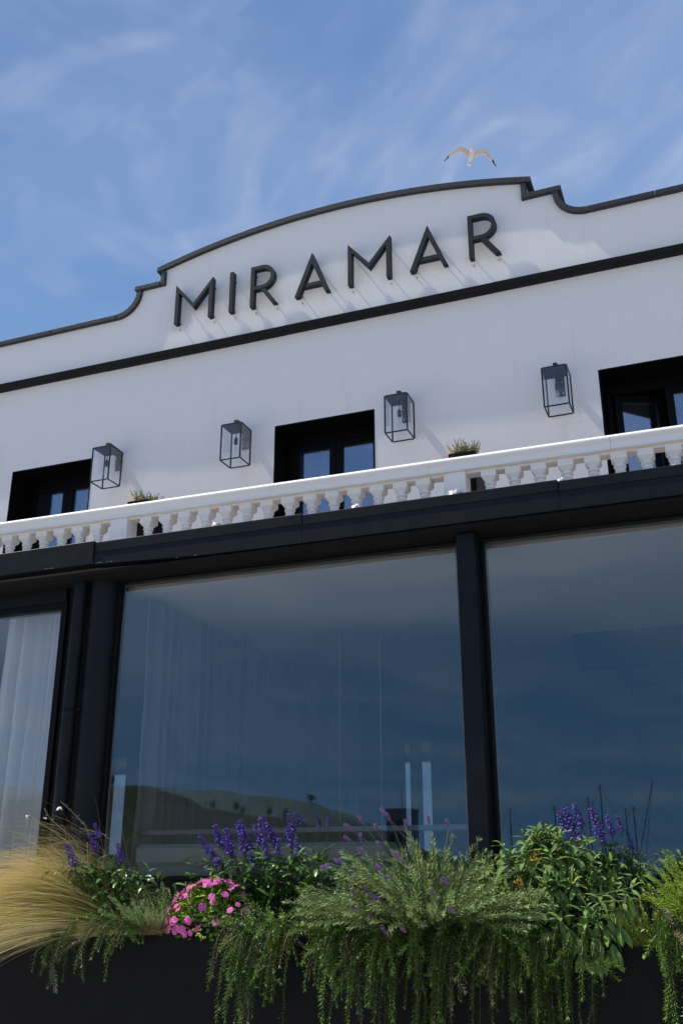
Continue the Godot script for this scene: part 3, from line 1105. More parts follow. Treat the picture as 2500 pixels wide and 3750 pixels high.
# ---------------------------------------------------------------- balustrade
func balustrade() -> void:
	var t := thing("balustrade", "white cast balustrade with rounded rail and turned balusters along the terrace", "balustrade", Vector3(-3.3, 3.95, -6.94))
	var zc := -6.945
	var half := [Vector2(0.000, 4.550), Vector2(0.060, 4.549), Vector2(0.088, 4.544), Vector2(0.104, 4.533), Vector2(0.111, 4.518), Vector2(0.108, 4.502), Vector2(0.098, 4.488), Vector2(0.090, 4.476), Vector2(0.087, 4.464), Vector2(0.090, 4.455), Vector2(0.098, 4.449), Vector2(0.100, 4.440), Vector2(0.098, 4.430), Vector2(0.088, 4.425), Vector2(0.050, 4.425), Vector2(0.050, 4.410)]
	var pr := []
	for q in half:
		pr.append(Vector2(zc + q.x, q.y))
	var back := half.duplicate()
	back.reverse()
	for q in back:
		if q.x > 0.0:
			pr.append(Vector2(zc - q.x, q.y))
	var cuts := [-14.9, -12.3, -9.2, -6.25, -4.62, -3.37, -2.0, -0.62, 1.1, 3.9, 7.9]
	for k in cuts.size() - 1:
		var b := Buf.new()
		b.xf = Transform3D(Basis(Vector3(0, 0, 1), -0.0085), Vector3(0, -0.0085 * 3.4, 0))
		b.sweep_x(pr, cuts[k], cuts[k + 1] - 0.002, Vector2(zc, 4.47))
		part("rail", b, M.white_trim, t)
	boxed("plinth", Vector3(-14.9, 3.951, zc - 0.08), Vector3(7.9, 3.972, zc + 0.08), M.white_trim, t, 0.004)
	# one baluster, then copies
	var b := Buf.new()
	var h := 0.059
	b.box(Vector3(-h, -0.062, -h), Vector3(h, 0.0, h), 0.004)
	# chamfer from square to round
	var n := 32
	for k in n:
		var a0 := TAU * k / n
		var a1 := TAU * (k + 1) / n
		var e := []
		for a in [a0, a1]:
			var m := maxf(absf(cos(a)), absf(sin(a)))
			e.append(Vector3(cos(a) / m * (h - 0.003), -0.062, sin(a) / m * (h - 0.003)))
		b.poly([e[0], e[1], Vector3(cos(a1) * 0.037, -0.096, sin(a1) * 0.037), Vector3(cos(a0) * 0.037, -0.096, sin(a0) * 0.037)], Vector3(cos(a0), -1, sin(a0)))
	var prof := [Vector2(0.037, -0.096), Vector2(0.043, -0.101), Vector2(0.046, -0.110), Vector2(0.043, -0.119), Vector2(0.035, -0.125), Vector2(0.034, -0.131), Vector2(0.038, -0.137), Vector2(0.040, -0.145), Vector2(0.037, -0.153), Vector2(0.032, -0.159), Vector2(0.031, -0.175), Vector2(0.033, -0.195), Vector2(0.037, -0.215), Vector2(0.043, -0.240), Vector2(0.049, -0.265), Vector2(0.054, -0.290), Vector2(0.056, -0.312), Vector2(0.053, -0.335), Vector2(0.045, -0.355), Vector2(0.036, -0.368), Vector2(0.036, -0.374), Vector2(0.046, -0.380), Vector2(0.046, -0.393), Vector2(0.050, -0.405)]
	b.lathe(prof, 32, Vector3.ZERO)
	b.box(Vector3(-h, -0.50, -h), Vector3(h, -0.405, h), 0.003)
	var bm := b.mesh()
	var pb := Buf.new()
	pb.box(Vector3(-0.086, -0.46, -0.086), Vector3(0.086, 0.018, 0.078), 0.004)
	pb.box(Vector3(-0.055, -0.38, 0.0785), Vector3(0.055, -0.04, 0.083), 0.003)
	var pm := pb.mesh()
	var ped := [-13.94, -10.90, -7.855, -4.812, -1.768, 1.276, 4.32, 7.36]
	for k in ped.size():
		put("pedestal", pm, M.white_trim, t, Transform3D(Basis(), Vector3(ped[k], 4.405 - 0.0085 * (ped[k] + 3.4), zc) - t.position))
		if k == ped.size() - 1:
			break
		for j in 14:
			var x: float = ped[k] + 0.257 + j * 0.1946
			put("baluster", bm, M.white_trim, t, Transform3D(Basis(Vector3.UP, rng.randf_range(-0.03, 0.03)), Vector3(x + rng.randf_range(-0.006, 0.006), 4.424 - 0.0085 * (x + 3.4) + rng.randf_range(-0.002, 0.002), zc) - t.position))


# ---------------------------------------------------------------- sign
func sign_letters() -> void:
	var t := thing("wall_sign", "raised dark grey metal letters reading MIRAMAR on the arched parapet", "sign", Vector3(-3.6, 7.6, -8.72))
	var z1 := -8.68
	var z0 := -8.752
	var H := 0.535
	var s := 0.047
	var places := [["M", -5.545], ["I", -4.822], ["R", -4.55], ["A", -3.988], ["M", -3.345], ["A", -2.629], ["R", -1.972]]
	for q in places:
		var x: float = q[1]
		var b := Buf.new()
		b.xf = Transform3D(Basis(), Vector3(x, 7.598, 0))
		var pins := []
		match q[0]:
			"M":
				var w := 0.497
				b.prism(PackedVector2Array([Vector2(0, 0), Vector2(0, H), Vector2(w / 2, 0.235), Vector2(w, H), Vector2(w, 0), Vector2(w - s, 0), Vector2(w - s, 0.418), Vector2(w / 2, 0.165), Vector2(s, 0.418), Vector2(s, 0)]), z0, z1)
				pins = [Vector2(s / 2, 0.06), Vector2(w - s / 2, 0.06), Vector2(s / 2, 0.44), Vector2(w - s / 2, 0.44)]
			"I":
				b.prism(PackedVector2Array([Vector2(0, 0), Vector2(0, H), Vector2(s, H), Vector2(s, 0)]), z0, z1)
				pins = [Vector2(s / 2, 0.06), Vector2(s / 2, 0.46)]
			"A":
				var w := 0.42
				var a := 0.052
				b.prism(PackedVector2Array([Vector2(0, 0), Vector2(w / 2 - 0.004, H), Vector2(w / 2 + 0.004, H), Vector2(w, 0), Vector2(w - a, 0), Vector2(w / 2, H - 0.135), Vector2(a, 0)]), z0, z1)
				var k0 := 0.105
				var k1 := 0.15
				var inl := func(y: float) -> float: return a + (w / 2 - a) * y / (H - 0.135)
				b.prism(PackedVector2Array([Vector2(inl.call(k0) - 0.01, k0), Vector2(inl.call(k1) - 0.01, k1), Vector2(w - inl.call(k1) + 0.01, k1), Vector2(w - inl.call(k0) + 0.01, k0)]), z0 + 0.003, z1 - 0.003)
				pins = [Vector2(0.05, 0.06), Vector2(w - 0.05, 0.06), Vector2(w / 2, 0.45)]
			"R":
				b.prism(PackedVector2Array([Vector2(0, 0), Vector2(0, H), Vector2(s, H), Vector2(s, 0)]), z0, z1)
				var R := 0.158
				var bx := 0.145
				var pl := PackedVector2Array([Vector2(s, H)])
				for k in 19:
					var an := PI / 2 - PI * k / 18
					pl.append(Vector2(bx + cos(an) * R, H - R + sin(an) * R))
				pl.append(Vector2(s, H - 2 * R))
				pl.append(Vector2(s, H - 2 * R + s))
				for k in 19:
					var an := -PI / 2 + PI * k / 18
					pl.append(Vector2(bx + cos(an) * (R - s), H - R + sin(an) * (R - s)))
				pl.append(Vector2(s, H - s))
				b.prism(pl, z0, z1)
				b.prism(PackedVector2Array([Vector2(0.125, H - 2 * R + 0.004), Vector2(0.185, H - 2 * R + 0.004), Vector2(0.336, 0), Vector2(0.276, 0)]), z0 + 0.001, z1 - 0.001)
				pins = [Vector2(s / 2, 0.06), Vector2(s / 2, 0.46), Vector2(0.29, 0.04)]
		for p in pins:
			if p.y < 0.08 and rng.randf() < 0.8:
				var ru := Buf.new()
				for j in 3:
					var rx: float = x + p.x + rng.randfn() * 0.006
					var ry := 7.594 - rng.randf() * 0.012
					var rw := rng.randf_range(0.004, 0.009)
					ru.poly([Vector3(rx - rw, ry, DW + 0.0012 + j * 0.0004), Vector3(rx + rw, ry + 0.004, DW + 0.0012 + j * 0.0004), Vector3(rx + rw * 0.5, ry - rng.randf_range(0.01, 0.03), DW + 0.0012 + j * 0.0004), Vector3(rx - rw * 0.4, ry - 0.02, DW + 0.0012 + j * 0.0004)], Vector3(0, 0, 1))
				part("rust_stain", ru, M.rust, t)
			b.box(Vector3(p.x - 0.006, p.y - 0.006, DW - 0.002), Vector3(p.x + 0.006, p.y + 0.006, z0 + 0.002))
		part("letter", b, M.sign_metal, t)


# ---------------------------------------------------------------- lanterns
func lanterns() -> void:
	var t := thing("wall_lantern", "glazed black box lantern overlapping the left window's corner", "lantern", Vector3(-6.228, 5.62, -8.565), "box lanterns along the upper wall")
	var w := 0.116
	var h := 0.41
	var f := 0.0072
	var b := Buf.new()
	for sx in [-1.0, 1.0]:
		for sz in [-1.0, 1.0]:
			b.box(Vector3(sx * w - f, 0, sz * w - f), Vector3(sx * w + f, h, sz * w + f), 0.002)
	for y in [0.0, h]:
		for s in [-1.0, 1.0]:
			b.box(Vector3(-w + f, y - f + 0.001, s * w - f + 0.001), Vector3(w - f, y + f - 0.001, s * w + f - 0.001), 0.002)
			b.box(Vector3(s * w - f + 0.001, y - f + 0.001, -w + f), Vector3(s * w + f - 0.001, y + f - 0.001, w - f), 0.002)
	put("frame", b.mesh(), M.lantern_iron, t)
	b = Buf.new()
	b.box(Vector3(-w + f, h - 0.004, -w + f), Vector3(w - f, h + 0.003, w - f))
	put("lid", b.mesh(), M.lantern_iron, t)
	for s in [-1.0, 1.0]:
		b = Buf.new()
		b.box(Vector3(-w + f, f, s * w - 0.0015), Vector3(w - f, h - f, s * w + 0.0015))
		put("pane", b.mesh(), M.lamp_glass, t)
		b = Buf.new()
		b.box(Vector3(s * w - 0.0015, f, -w + f), Vector3(s * w + 0.0015, h - f, w - f))
		put("pane", b.mesh(), M.lamp_glass, t)
	# bracket: plate on the wall, arm over the lid
	b = Buf.new()
	b.box(Vector3(-0.045, 0.25, -0.235), Vector3(0.045, h + 0.07, -0.222), 0.003)
	var arm := PackedVector2Array([Vector2(-0.222, h + 0.004), Vector2(-0.222, h + 0.085), Vector2(-0.02, h + 0.095), Vector2(0.025, h + 0.085), Vector2(0.03, h + 0.004)])
	b.xf = Transform3D(Basis(Vector3(0, 0, 1), Vector3(0, 1, 0), Vector3(-1, 0, 0)), Vector3.ZERO)
	var flip := PackedVector2Array()
	for p in arm:
		flip.append(Vector2(p.x, p.y))
	b.prism(flip, -0.02, 0.02)
	put("bracket", b.mesh(), M.lantern_iron, t)
	b = Buf.new()
	for q in [[-0.025, 0.28], [0.025, 0.28], [-0.025, 0.40], [0.025, 0.40]]:
		b.box(Vector3(q[0] - 0.006, q[1] - 0.006, -0.2225), Vector3(q[0] + 0.006, q[1] + 0.006, -0.217), 0.002)
	put("bolt", b.mesh(), M.zinc, t)
	b = Buf.new()
	b.lathe([Vector2(0.004, h - 0.004), Vector2(0.004, 0.30), Vector2(0.012, 0.292), Vector2(0.021, 0.275), Vector2(0.021, 0.215), Vector2(0.0, 0.214)], 18, Vector3.ZERO)
	put("lamp_holder", b.mesh(), M.bakelite, t)
	b = Buf.new()
	b.lathe([Vector2(0.013, 0.214), Vector2(0.014, 0.2), Vector2(0.019, 0.175), Vector2(0.026, 0.145), Vector2(0.029, 0.125), Vector2(0.027, 0.108), Vector2(0.019, 0.094), Vector2(0.0, 0.088)], 20, Vector3.ZERO)
	var bulb := put("bulb", b.mesh(), M.lamp_glass, t)
	b = Buf.new()
	for k in 5:
		var a := TAU * k / 5
		b.tube([Vector3(cos(a) * 0.004, 0.2, sin(a) * 0.004), Vector3(cos(a) * 0.011, 0.13, sin(a) * 0.011)], 0.0009, 0.0009, 4)
	put("filament", b.mesh(), M.filament, bulb)
	var more := [[-4.593, 6.038, "glazed black box lantern just left of the middle window"], [-2.745, 6.03, "glazed black box lantern just right of the middle window"], [-1.162, 6.028, "glazed black box lantern beside the right-hand window, nearest to the camera"]]
	for q in more:
		var c := t.duplicate()
		c.name = numbered("wall_lantern")
		add_child(c)
		c.position = Vector3(q[0], 5.62, -8.565)
		c.set_meta("label", q[2])


# ---------------------------------------------------------------- curtains
func drape(p0: Vector3, p1: Vector3, y0: float, y1: float, folds: float, depth: float, sd: int) -> Buf:
	var b := Buf.new()
	var nx := int(folds * 14)
	var ny := 14
	var ln := p0.distance_to(p1)
	var dir := (p1 - p0).normalized()
	var sidev := dir.cross(Vector3.UP)
	var nn := noise(1.0, 3, sd)
	for j in ny + 1:
		var v := float(j) / ny
		for i in nx + 1:
			var u := float(i) / nx
			var ph := u * folds * TAU + 1.6 * nn.get_noise_2d(u * 4.0, v * 0.5)
			var amp := depth * (0.75 + 0.4 * v + 0.5 * nn.get_noise_1d(u * 7.0))
			var p := p0 + dir * ln * (u + 0.01 * nn.get_noise_2d(u * 5.0, v * 1.2 + 9.0)) + sidev * (sin(ph) + 0.35 * sin(2.3 * ph + 1.0)) * amp
			p.y = lerpf(y1, y0, v)
			var sl := (cos(ph) + 0.8 * cos(2.3 * ph + 1.0)) * amp * folds * TAU / ln
			b.vert(p, (sidev - dir * sl).normalized(), Color.WHITE)
	for j in ny:
		for i in nx:
			var a := j * (nx + 1) + i
			b.link(a, a + 1, a + nx + 2)
			b.link(a, a + nx + 2, a + nx + 1)
	return b


func curtains() -> void:
	var b := drape(Vector3(-6.10, 0, -7.16), Vector3(-5.36, 0, -7.16), 1.405, 3.79, 4.5, 0.06, 61)
	var o := put("curtain", b.mesh(), M.pale_sheer)
	tag(o, "pale grey sheer curtain drawn to the side behind the left pane", "curtain", "sheer curtains")
	b = drape(Vector3(-4.64, 0, -7.15), Vector3(-4.64, 0, -12.4), 1.405, 3.76, 30.0, 0.04, 62)
	o = put("curtain", b.mesh(), M.sheer)
	tag(o, "long sheer curtain running back into the room behind the large pane", "curtain", "sheer curtains")
	b = drape(Vector3(-3.96, 0, -9.42), Vector3(-3.76, 0, -9.42), 3.96, 6.3, 3.0, 0.02, 63)
	o = put("curtain", b.mesh(), M.sheer)
	tag(o, "narrow strip of white curtain inside the middle upper window", "curtain", "sheer curtains")


# ---------------------------------------------------------------- pots on the terrace, stones on the ledge
func terrace_pots() -> void:
	var spots := [[-4.80, 4.70, "tall black planter box behind the balustrade between the two left lanterns"], [-1.765, 4.685, "tall black planter box behind the balustrade right of the third lantern"]]
	for k in 2:
		var q = spots[k]
		var x: float = q[0]
		var y: float = q[1]
		var t := thing("terrace_planter", q[2], "planter", Vector3(x, 3.951, -7.33), "black planter boxes on the terrace")
		var b := Buf.new()
		var hw := 0.11
		b.box(Vector3(x - hw, 3.952, -7.545), Vector3(x - hw + 0.012, y, -7.115), 0.004)
		b.box(Vector3(x + hw - 0.012, 3.952, -7.545), Vector3(x + hw, y, -7.115), 0.004)
		b.box(Vector3(x - hw + 0.012, 3.952, -7.127), Vector3(x + hw - 0.012, y, -7.115), 0.004)
		b.box(Vector3(x - hw + 0.012, 3.952, -7.545), Vector3(x + hw - 0.012, y, -7.533), 0.004)
		part("box", b, M.planter_paint, t)
		boxed("soil", Vector3(x - hw + 0.013, y - 0.06, -7.532), Vector3(x + hw - 0.013, y - 0.02, -7.128), M.soil, t)
		var pn := thing("potted_herb", ["low rosemary with wispy dry grass in the left terrace box", "bushy green rosemary with grass blown left in the right terrace box"][k], "plant", Vector3(x, y - 0.02, -7.3), "herbs in the terrace boxes")
		b = Buf.new()
		for j in 110:
			var root := Vector3(x + rng.randf_range(-0.08, 0.09), y - 0.02, -7.3 + rng.randf_range(-0.15, 0.15))
			var d := Vector3(rng.randfn() * 0.35, 1.0, rng.randfn() * 0.35).normalized()
			var pts := path(root, d, rng.randf_range(0.08, 0.15), 2.0, 6)
			var bc := Color(0.13, 0.20, 0.045) if rng.randf() < 0.7 else Color(0.22, 0.15, 0.09)
			sprig(b, pts, 0.017, 0.004, 0.0024, bc, bc * 1.3, Color(0.1, 0.08, 0.05))
		var fo := part("foliage", b, M.needles, pn)
		b = Buf.new()
		for j in 260:
			var root := Vector3(x + rng.randf_range(-0.05, 0.06), y - 0.02, -7.3 + rng.randf_range(-0.1, 0.1))
			var d := Vector3(-0.55 + rng.randfn() * 0.3, 1.0, rng.randfn() * 0.3).normalized()
			var pts := path(root, d, rng.randf_range(0.16, 0.27), 8.5, 8)
			b.ribbon(pts, 0.0032, Color(0.55, 0.46, 0.2), Color(0.85, 0.62, 0.40), Vector3(0.2, 0.3, 1))
		part("grass", b, M.straw, pn)


func stones() -> void:
	var nz := noise(1.6, 3, 77)
	var spots := [[-2.50, 4.135, 0.030, "grey lump of mortar on the fascia below the middle window"], [-1.72, 4.125, 0.045, "large grey stone on the fascia in front of the right pedestal"], [-0.93, 4.12, 0.03, "grey stone with rusty edge on the fascia near the right lantern"], [-0.165, 4.105, 0.03, "pale stone on the fascia at the right edge"], [-3.72, 4.15, 0.03, "crumpled pale mortar at the end of the zinc upstand"]]
	for q in spots:
		var r: float = q[2]
		var b := Buf.new()
		var nu := 16
		var nv := 9
		for j in nv + 1:
			for i in nu + 1:
				var th := PI * j / nv
				var ph := TAU * (i % nu) / nu
				var d := Vector3(sin(th) * cos(ph), cos(th), sin(th) * sin(ph))
				var k := 1.0 + 1.1 * nz.get_noise_3d(d.x + q[0] * 9, d.y, d.z)
				b.vert(d * k * r * Vector3(1.15, 1.0, 0.9), d, Color.WHITE)
		for j in nv:
			for i in nu:
				var a := j * (nu + 1) + i
				b.link(a, a + 1, a + nu + 2)
				b.link(a, a + nu + 2, a + nu + 1)
		var o := put("stone", b.mesh(), M.zinc, null, Transform3D(Basis(), Vector3(q[0], q[1] - r * 0.05, -6.66)))
		tag(o, q[3], "stone", "stones lying on the fascia")


# ---------------------------------------------------------------- planters
func planters() -> void:
	var defs := [[-3.9, -1.047, "long black metal planter with grasses, pink flowers and trailing rosemary"], [-1.022, 1.8, "long black metal planter under the broad-leaved sage at the right"]]
	for q in defs:
		var x0: float = q[0]
		var x1: float = q[1]
		var t := thing("long_planter", q[2], "planter", Vector3((x0 + x1) / 2, 0, PZ - 0.25), "black metal planters along the front")
		var zb := PZ - 0.52
		boxed("front_panel", Vector3(x0, 0.0, PZ - 0.025), Vector3(x1, PTOP - (0.0 if x0 < -2 else 0.008), PZ), M.planter_paint, t, 0.003)
		boxed("rear_panel", Vector3(x0, 0.0, zb), Vector3(x1, PTOP, zb + 0.025), M.planter_paint, t, 0.003)
		boxed("end_panel", Vector3(x0 + 0.001, 0.0, zb + 0.026), Vector3(x0 + 0.026, PTOP, PZ - 0.026), M.planter_paint, t, 0.003)
		boxed("end_panel", Vector3(x1 - 0.026, 0.0, zb + 0.026), Vector3(x1 - 0.001, PTOP, PZ - 0.026), M.planter_paint, t, 0.003)
		boxed("soil", Vector3(x0 + 0.027, 0.3, zb + 0.026), Vector3(x1 - 0.027, PTOP - 0.05, PZ - 0.026), M.soil, t)


# ---------------------------------------------------------------- plants
func path(root: Vector3, d: Vector3, ln: float, grav: float, n: int, wob := 0.05) -> Array:
	var p := root
	var pts := [p]
	var st := ln / n
	for k in n:
		d = (d + Vector3(rng.randfn() * wob, -grav * st + rng.randfn() * wob * 0.5, rng.randfn() * wob)).normalized()
		p += d * st
		if p.y < PTOP + 0.01 and p.y > 0.4 and root.z < PZ + 0.1 and root.z > -3.93 and p.z < PZ + 0.012:
			if p.z > PZ - 0.2:
				p.z = PZ + 0.012
		pts.append(p)
	return pts


func sprig(b: Buf, pts: Array, nl: float, sp: float, nw: float, c0: Color, c1: Color, stem: Color, ang := 0.75, dead := 0.0) -> void:
	b.col = stem
	b.tube(pts, nl * 0.075, nl * 0.03, 3)
	var m := pts.size()
	var total := 0.0
	for k in m - 1:
		total += pts[k].distance_to(pts[k + 1])
	var run := 0.0
	var turn := rng.randf() * TAU
	for k in m - 1:
		var a: Vector3 = pts[k]
		var e: Vector3 = pts[k + 1]
		var d := (e - a).normalized()
		var s := d.cross(Vector3(0.31, 0.2, 0.93)).normalized()
		var u := s.cross(d)
		var seg := a.distance_to(e)
		var nn := maxi(1, int(seg / sp))
		for j in nn:
			var t := (run + seg * j / nn) / total
			turn += 1.9
			for h in 2:
				if rng.randf() < dead:
					continue
				var an := turn + h * PI + rng.randfn() * 0.35
				var o := s * cos(an) + u * sin(an)
				var dir := (d * (ang + t * 0.5) + o + Vector3(rng.randfn(), rng.randfn(), rng.randfn()) * 0.12).normalized()
				var side := dir.cross(o.cross(d) + o * 0.2).normalized()
				if side.length() < 0.5:
					side = s
				var l := nl * rng.randf_range(0.7, 1.15) * (0.55 + 0.45 * sin(PI * clampf(0.15 + t * 0.75, 0, 1)))
				var q := rng.randf_range(0.75, 1.25)
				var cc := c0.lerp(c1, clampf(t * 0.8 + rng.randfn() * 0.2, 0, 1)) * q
				b.needle(a.lerp(e, float(j) / nn), dir, (o.cross(d)).normalized(), l, nw, cc, cc * 1.15)
		run += seg
	# a tuft at the tip
	var last: Vector3 = pts[m - 1]
	var ld: Vector3 = (last - pts[m - 2]).normalized()
	for j in 6:
		var dir := (ld * 1.5 + Vector3(rng.randfn(), rng.randfn(), rng.randfn()) * 0.5).normalized()
		b.needle(last, dir, dir.cross(Vector3(rng.randfn(), rng.randfn(), rng.randfn())).normalized(), nl * 0.7, nw, c1, c1 * 1.2)


func trailing(label: String, x0: float, x1: float, tips: Array, n: int, c0: Color, c1: Color, zoff := 0.0, bushy := 0.3, near := 0.10) -> Node3D:
	var t := thing("trailing_rosemary", label, "rosemary", Vector3((x0 + x1) / 2, PTOP - 0.04, PZ - 0.12), "trailing rosemary in the planters")
	for k in n:
		var u := (k + rng.randf()) / n
		var x := lerpf(x0, x1, u)
		var b := Buf.new()
		var short := rng.randf() < bushy
		var nc := maxi(1, int((x1 - x0) / 0.052))
		var ci := rng.randi() % nc
		if not short:
			x = lerpf(x0, x1, (ci + 0.5) / nc) + rng.randfn() * 0.011 + 0.012 * sin(ci * 12.9)
		var tip := along(tips, x) + 0.07 * absf(sin(ci * 7.3 + x0 * 9.0))
		var root := Vector3(x + rng.randfn() * 0.03, PTOP - 0.02, PZ - rng.randf_range(0.04, 0.2))
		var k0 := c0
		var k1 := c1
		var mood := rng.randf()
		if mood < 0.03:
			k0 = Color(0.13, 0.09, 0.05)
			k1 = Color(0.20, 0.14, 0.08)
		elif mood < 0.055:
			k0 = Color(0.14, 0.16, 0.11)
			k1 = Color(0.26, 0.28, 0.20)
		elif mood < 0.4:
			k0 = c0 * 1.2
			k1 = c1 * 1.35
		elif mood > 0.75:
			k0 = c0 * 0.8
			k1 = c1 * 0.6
		var d := Vector3(rng.randfn() * 0.12, rng.randf_range(0.25, 1.0), rng.randf_range(0.5, 1.1)).normalized()
		var drop := maxf(PTOP - tip, 0.04)
		var ln := (PZ - root.z) + 0.045 + drop * (0.15 + 0.92 * pow(rng.randf(), 1.4))
		if short:
			ln = rng.randf_range(0.08, 0.17)
			d = Vector3(rng.randfn() * 0.5, rng.randf_range(0.3, 1.1), rng.randf_range(0.3, 1.2)).normalized()
		var pts := path(root, d, ln, 12.0 if not short else 5.0, 14, 0.036)
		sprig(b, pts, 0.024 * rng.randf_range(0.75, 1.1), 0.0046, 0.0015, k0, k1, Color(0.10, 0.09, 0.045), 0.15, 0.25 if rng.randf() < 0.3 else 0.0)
		if rng.randf() < 0.75 and not short:
			var q := rng.randi_range(5, 11)
			var bd: Vector3 = (pts[q + 1] - pts[q] + Vector3(rng.randfn(), rng.randfn() * 0.4, rng.randfn()) * 0.02).normalized()
			sprig(b, path(pts[q], bd, rng.randf_range(0.04, 0.12), 6.0, 6), 0.019, 0.0042, 0.0014, k1, k1 * 1.2, Color(0.10, 0.09, 0.045), 0.4)
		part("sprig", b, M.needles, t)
	return t


func blossom_mesh() -> Array:
	# salvia spikes standing along +y, one metre tall
	var out := []
	for kk in 4:
		var b := Buf.new()
		b.col = Color(0.10, 0.06, 0.16)
		b.tube([Vector3(0, -0.05, 0), Vector3(0, 0.5, 0), Vector3(0, 1, 0)], 0.012, 0.007, 4)
		var rows := 11
		for r in rows:
			var y := 0.04 + 0.9 * r / rows + rng.randf_range(-0.02, 0.02)
			var size := 0.25 * (1.0 - 0.55 * float(r) / rows) * rng.randf_range(0.8, 1.15)
			if rng.randf() < 0.12:
				continue
			for f in 7:
				var a := TAU * f / 7 + r * 0.5 + rng.randfn() * 0.2
				var o := Vector3(cos(a), 0, sin(a))
				var d := (o + Vector3(0, rng.randf_range(0.1, 0.7), 0)).normalized()
				var p := Vector3(0, y, 0) + o * 0.012
				var q := rng.randf_range(0.6, 1.35)
				var cc := Color(0.095, 0.055, 0.29) * q
				b.leaf(p, d, Vector3.UP, size * 0.6, 0.045, -0.3, 0.8, Color(0.05, 0.03, 0.16), cc, 2)
				b.leaf(p + d * size * 0.45, (d + Vector3(0, -0.7, 0)).normalized(), Vector3.UP, size * 0.55, 0.10, 0.6, 0.2, cc * 1.25, cc * 1.5, 2)
				b.leaf(p + d * size * 0.45, (d + Vector3(0, 0.5, 0)).normalized(), Vector3.UP, size * 0.35, 0.05, -0.2, 0.4, cc, cc, 2)
		out.append(b.mesh())
	return out


func frame_of(dir: Vector3, s: float, at: Vector3) -> Transform3D:
	var y := dir.normalized()
	var x := y.cross(Vector3(0.2, 0.3, 0.93)).normalized()
	var z := x.cross(y)
	return Transform3D(Basis(x, y, z) * Basis(Vector3.UP, rng.randf() * TAU) * Basis.from_scale(Vector3.ONE * s), at)


var spikes := []
var leaf_kinds := []

func make_leaves() -> void:
	# a few leaf shapes, one metre long along +z, shared by copies
	var tones := [[Color(0.065, 0.145, 0.028), Color(0.05, 0.115, 0.022)], [Color(0.08, 0.16, 0.035), Color(0.06, 0.12, 0.028)], [Color(0.035, 0.085, 0.024), Color(0.03, 0.07, 0.02)]]
	var salvia := []
	for q in tones:
		for dr in [0.3, 0.9]:
			var b := Buf.new()
			b.leaf(Vector3.ZERO, Vector3(0, 0, 1), Vector3.UP, 1.0, 0.30, dr, 0.35, q[0] * 1.2, q[1], 5)
			salvia.append(b.mesh())
	var sage := []
	var stones_ := [[Color(0.15, 0.25, 0.06), Color(0.12, 0.21, 0.06)], [Color(0.19, 0.27, 0.10), Color(0.17, 0.24, 0.10)], [Color(0.10, 0.20, 0.03), Color(0.08, 0.16, 0.03)], [Color(0.21, 0.26, 0.045), Color(0.18, 0.23, 0.045)]]
	for q in stones_:
		for dr in [0.2, 0.7, 1.2]:
			var b := Buf.new()
			b.leaf(Vector3.ZERO, Vector3(0, 0, 1), Vector3.UP, 1.0, 0.34, dr, 0.28, q[0], q[1], 6, 0.85)
			sage.append(b.mesh())
	var dry := []
	for q in [[Color(0.36, 0.27, 0.06), Color(0.30, 0.2, 0.06)], [Color(0.3, 0.18, 0.08), Color(0.22, 0.13, 0.07)]]:
		var b := Buf.new()
		b.leaf(Vector3.ZERO, Vector3(0, 0, 1), Vector3.UP, 1.0, 0.36, 0.9, 0.4, q[0], q[1], 5)
		dry.append(b.mesh())
	leaf_kinds = [salvia, sage, dry]


func leaf_at(kind: Array, p: Vector3, d: Vector3, up: Vector3, ln: float, mt: Material, t: Node3D) -> void:
	var z := d.normalized()
	var x := up.cross(z).normalized()
	if x.length() < 0.5:
		x = Vector3.RIGHT
	var y := z.cross(x)
	put("leaf", kind[rng.randi() % kind.size()], mt, t, Transform3D(Basis(x, y, z) * Basis.from_scale(Vector3(ln * rng.randf_range(0.85, 1.15), ln, ln)), p - t.position))


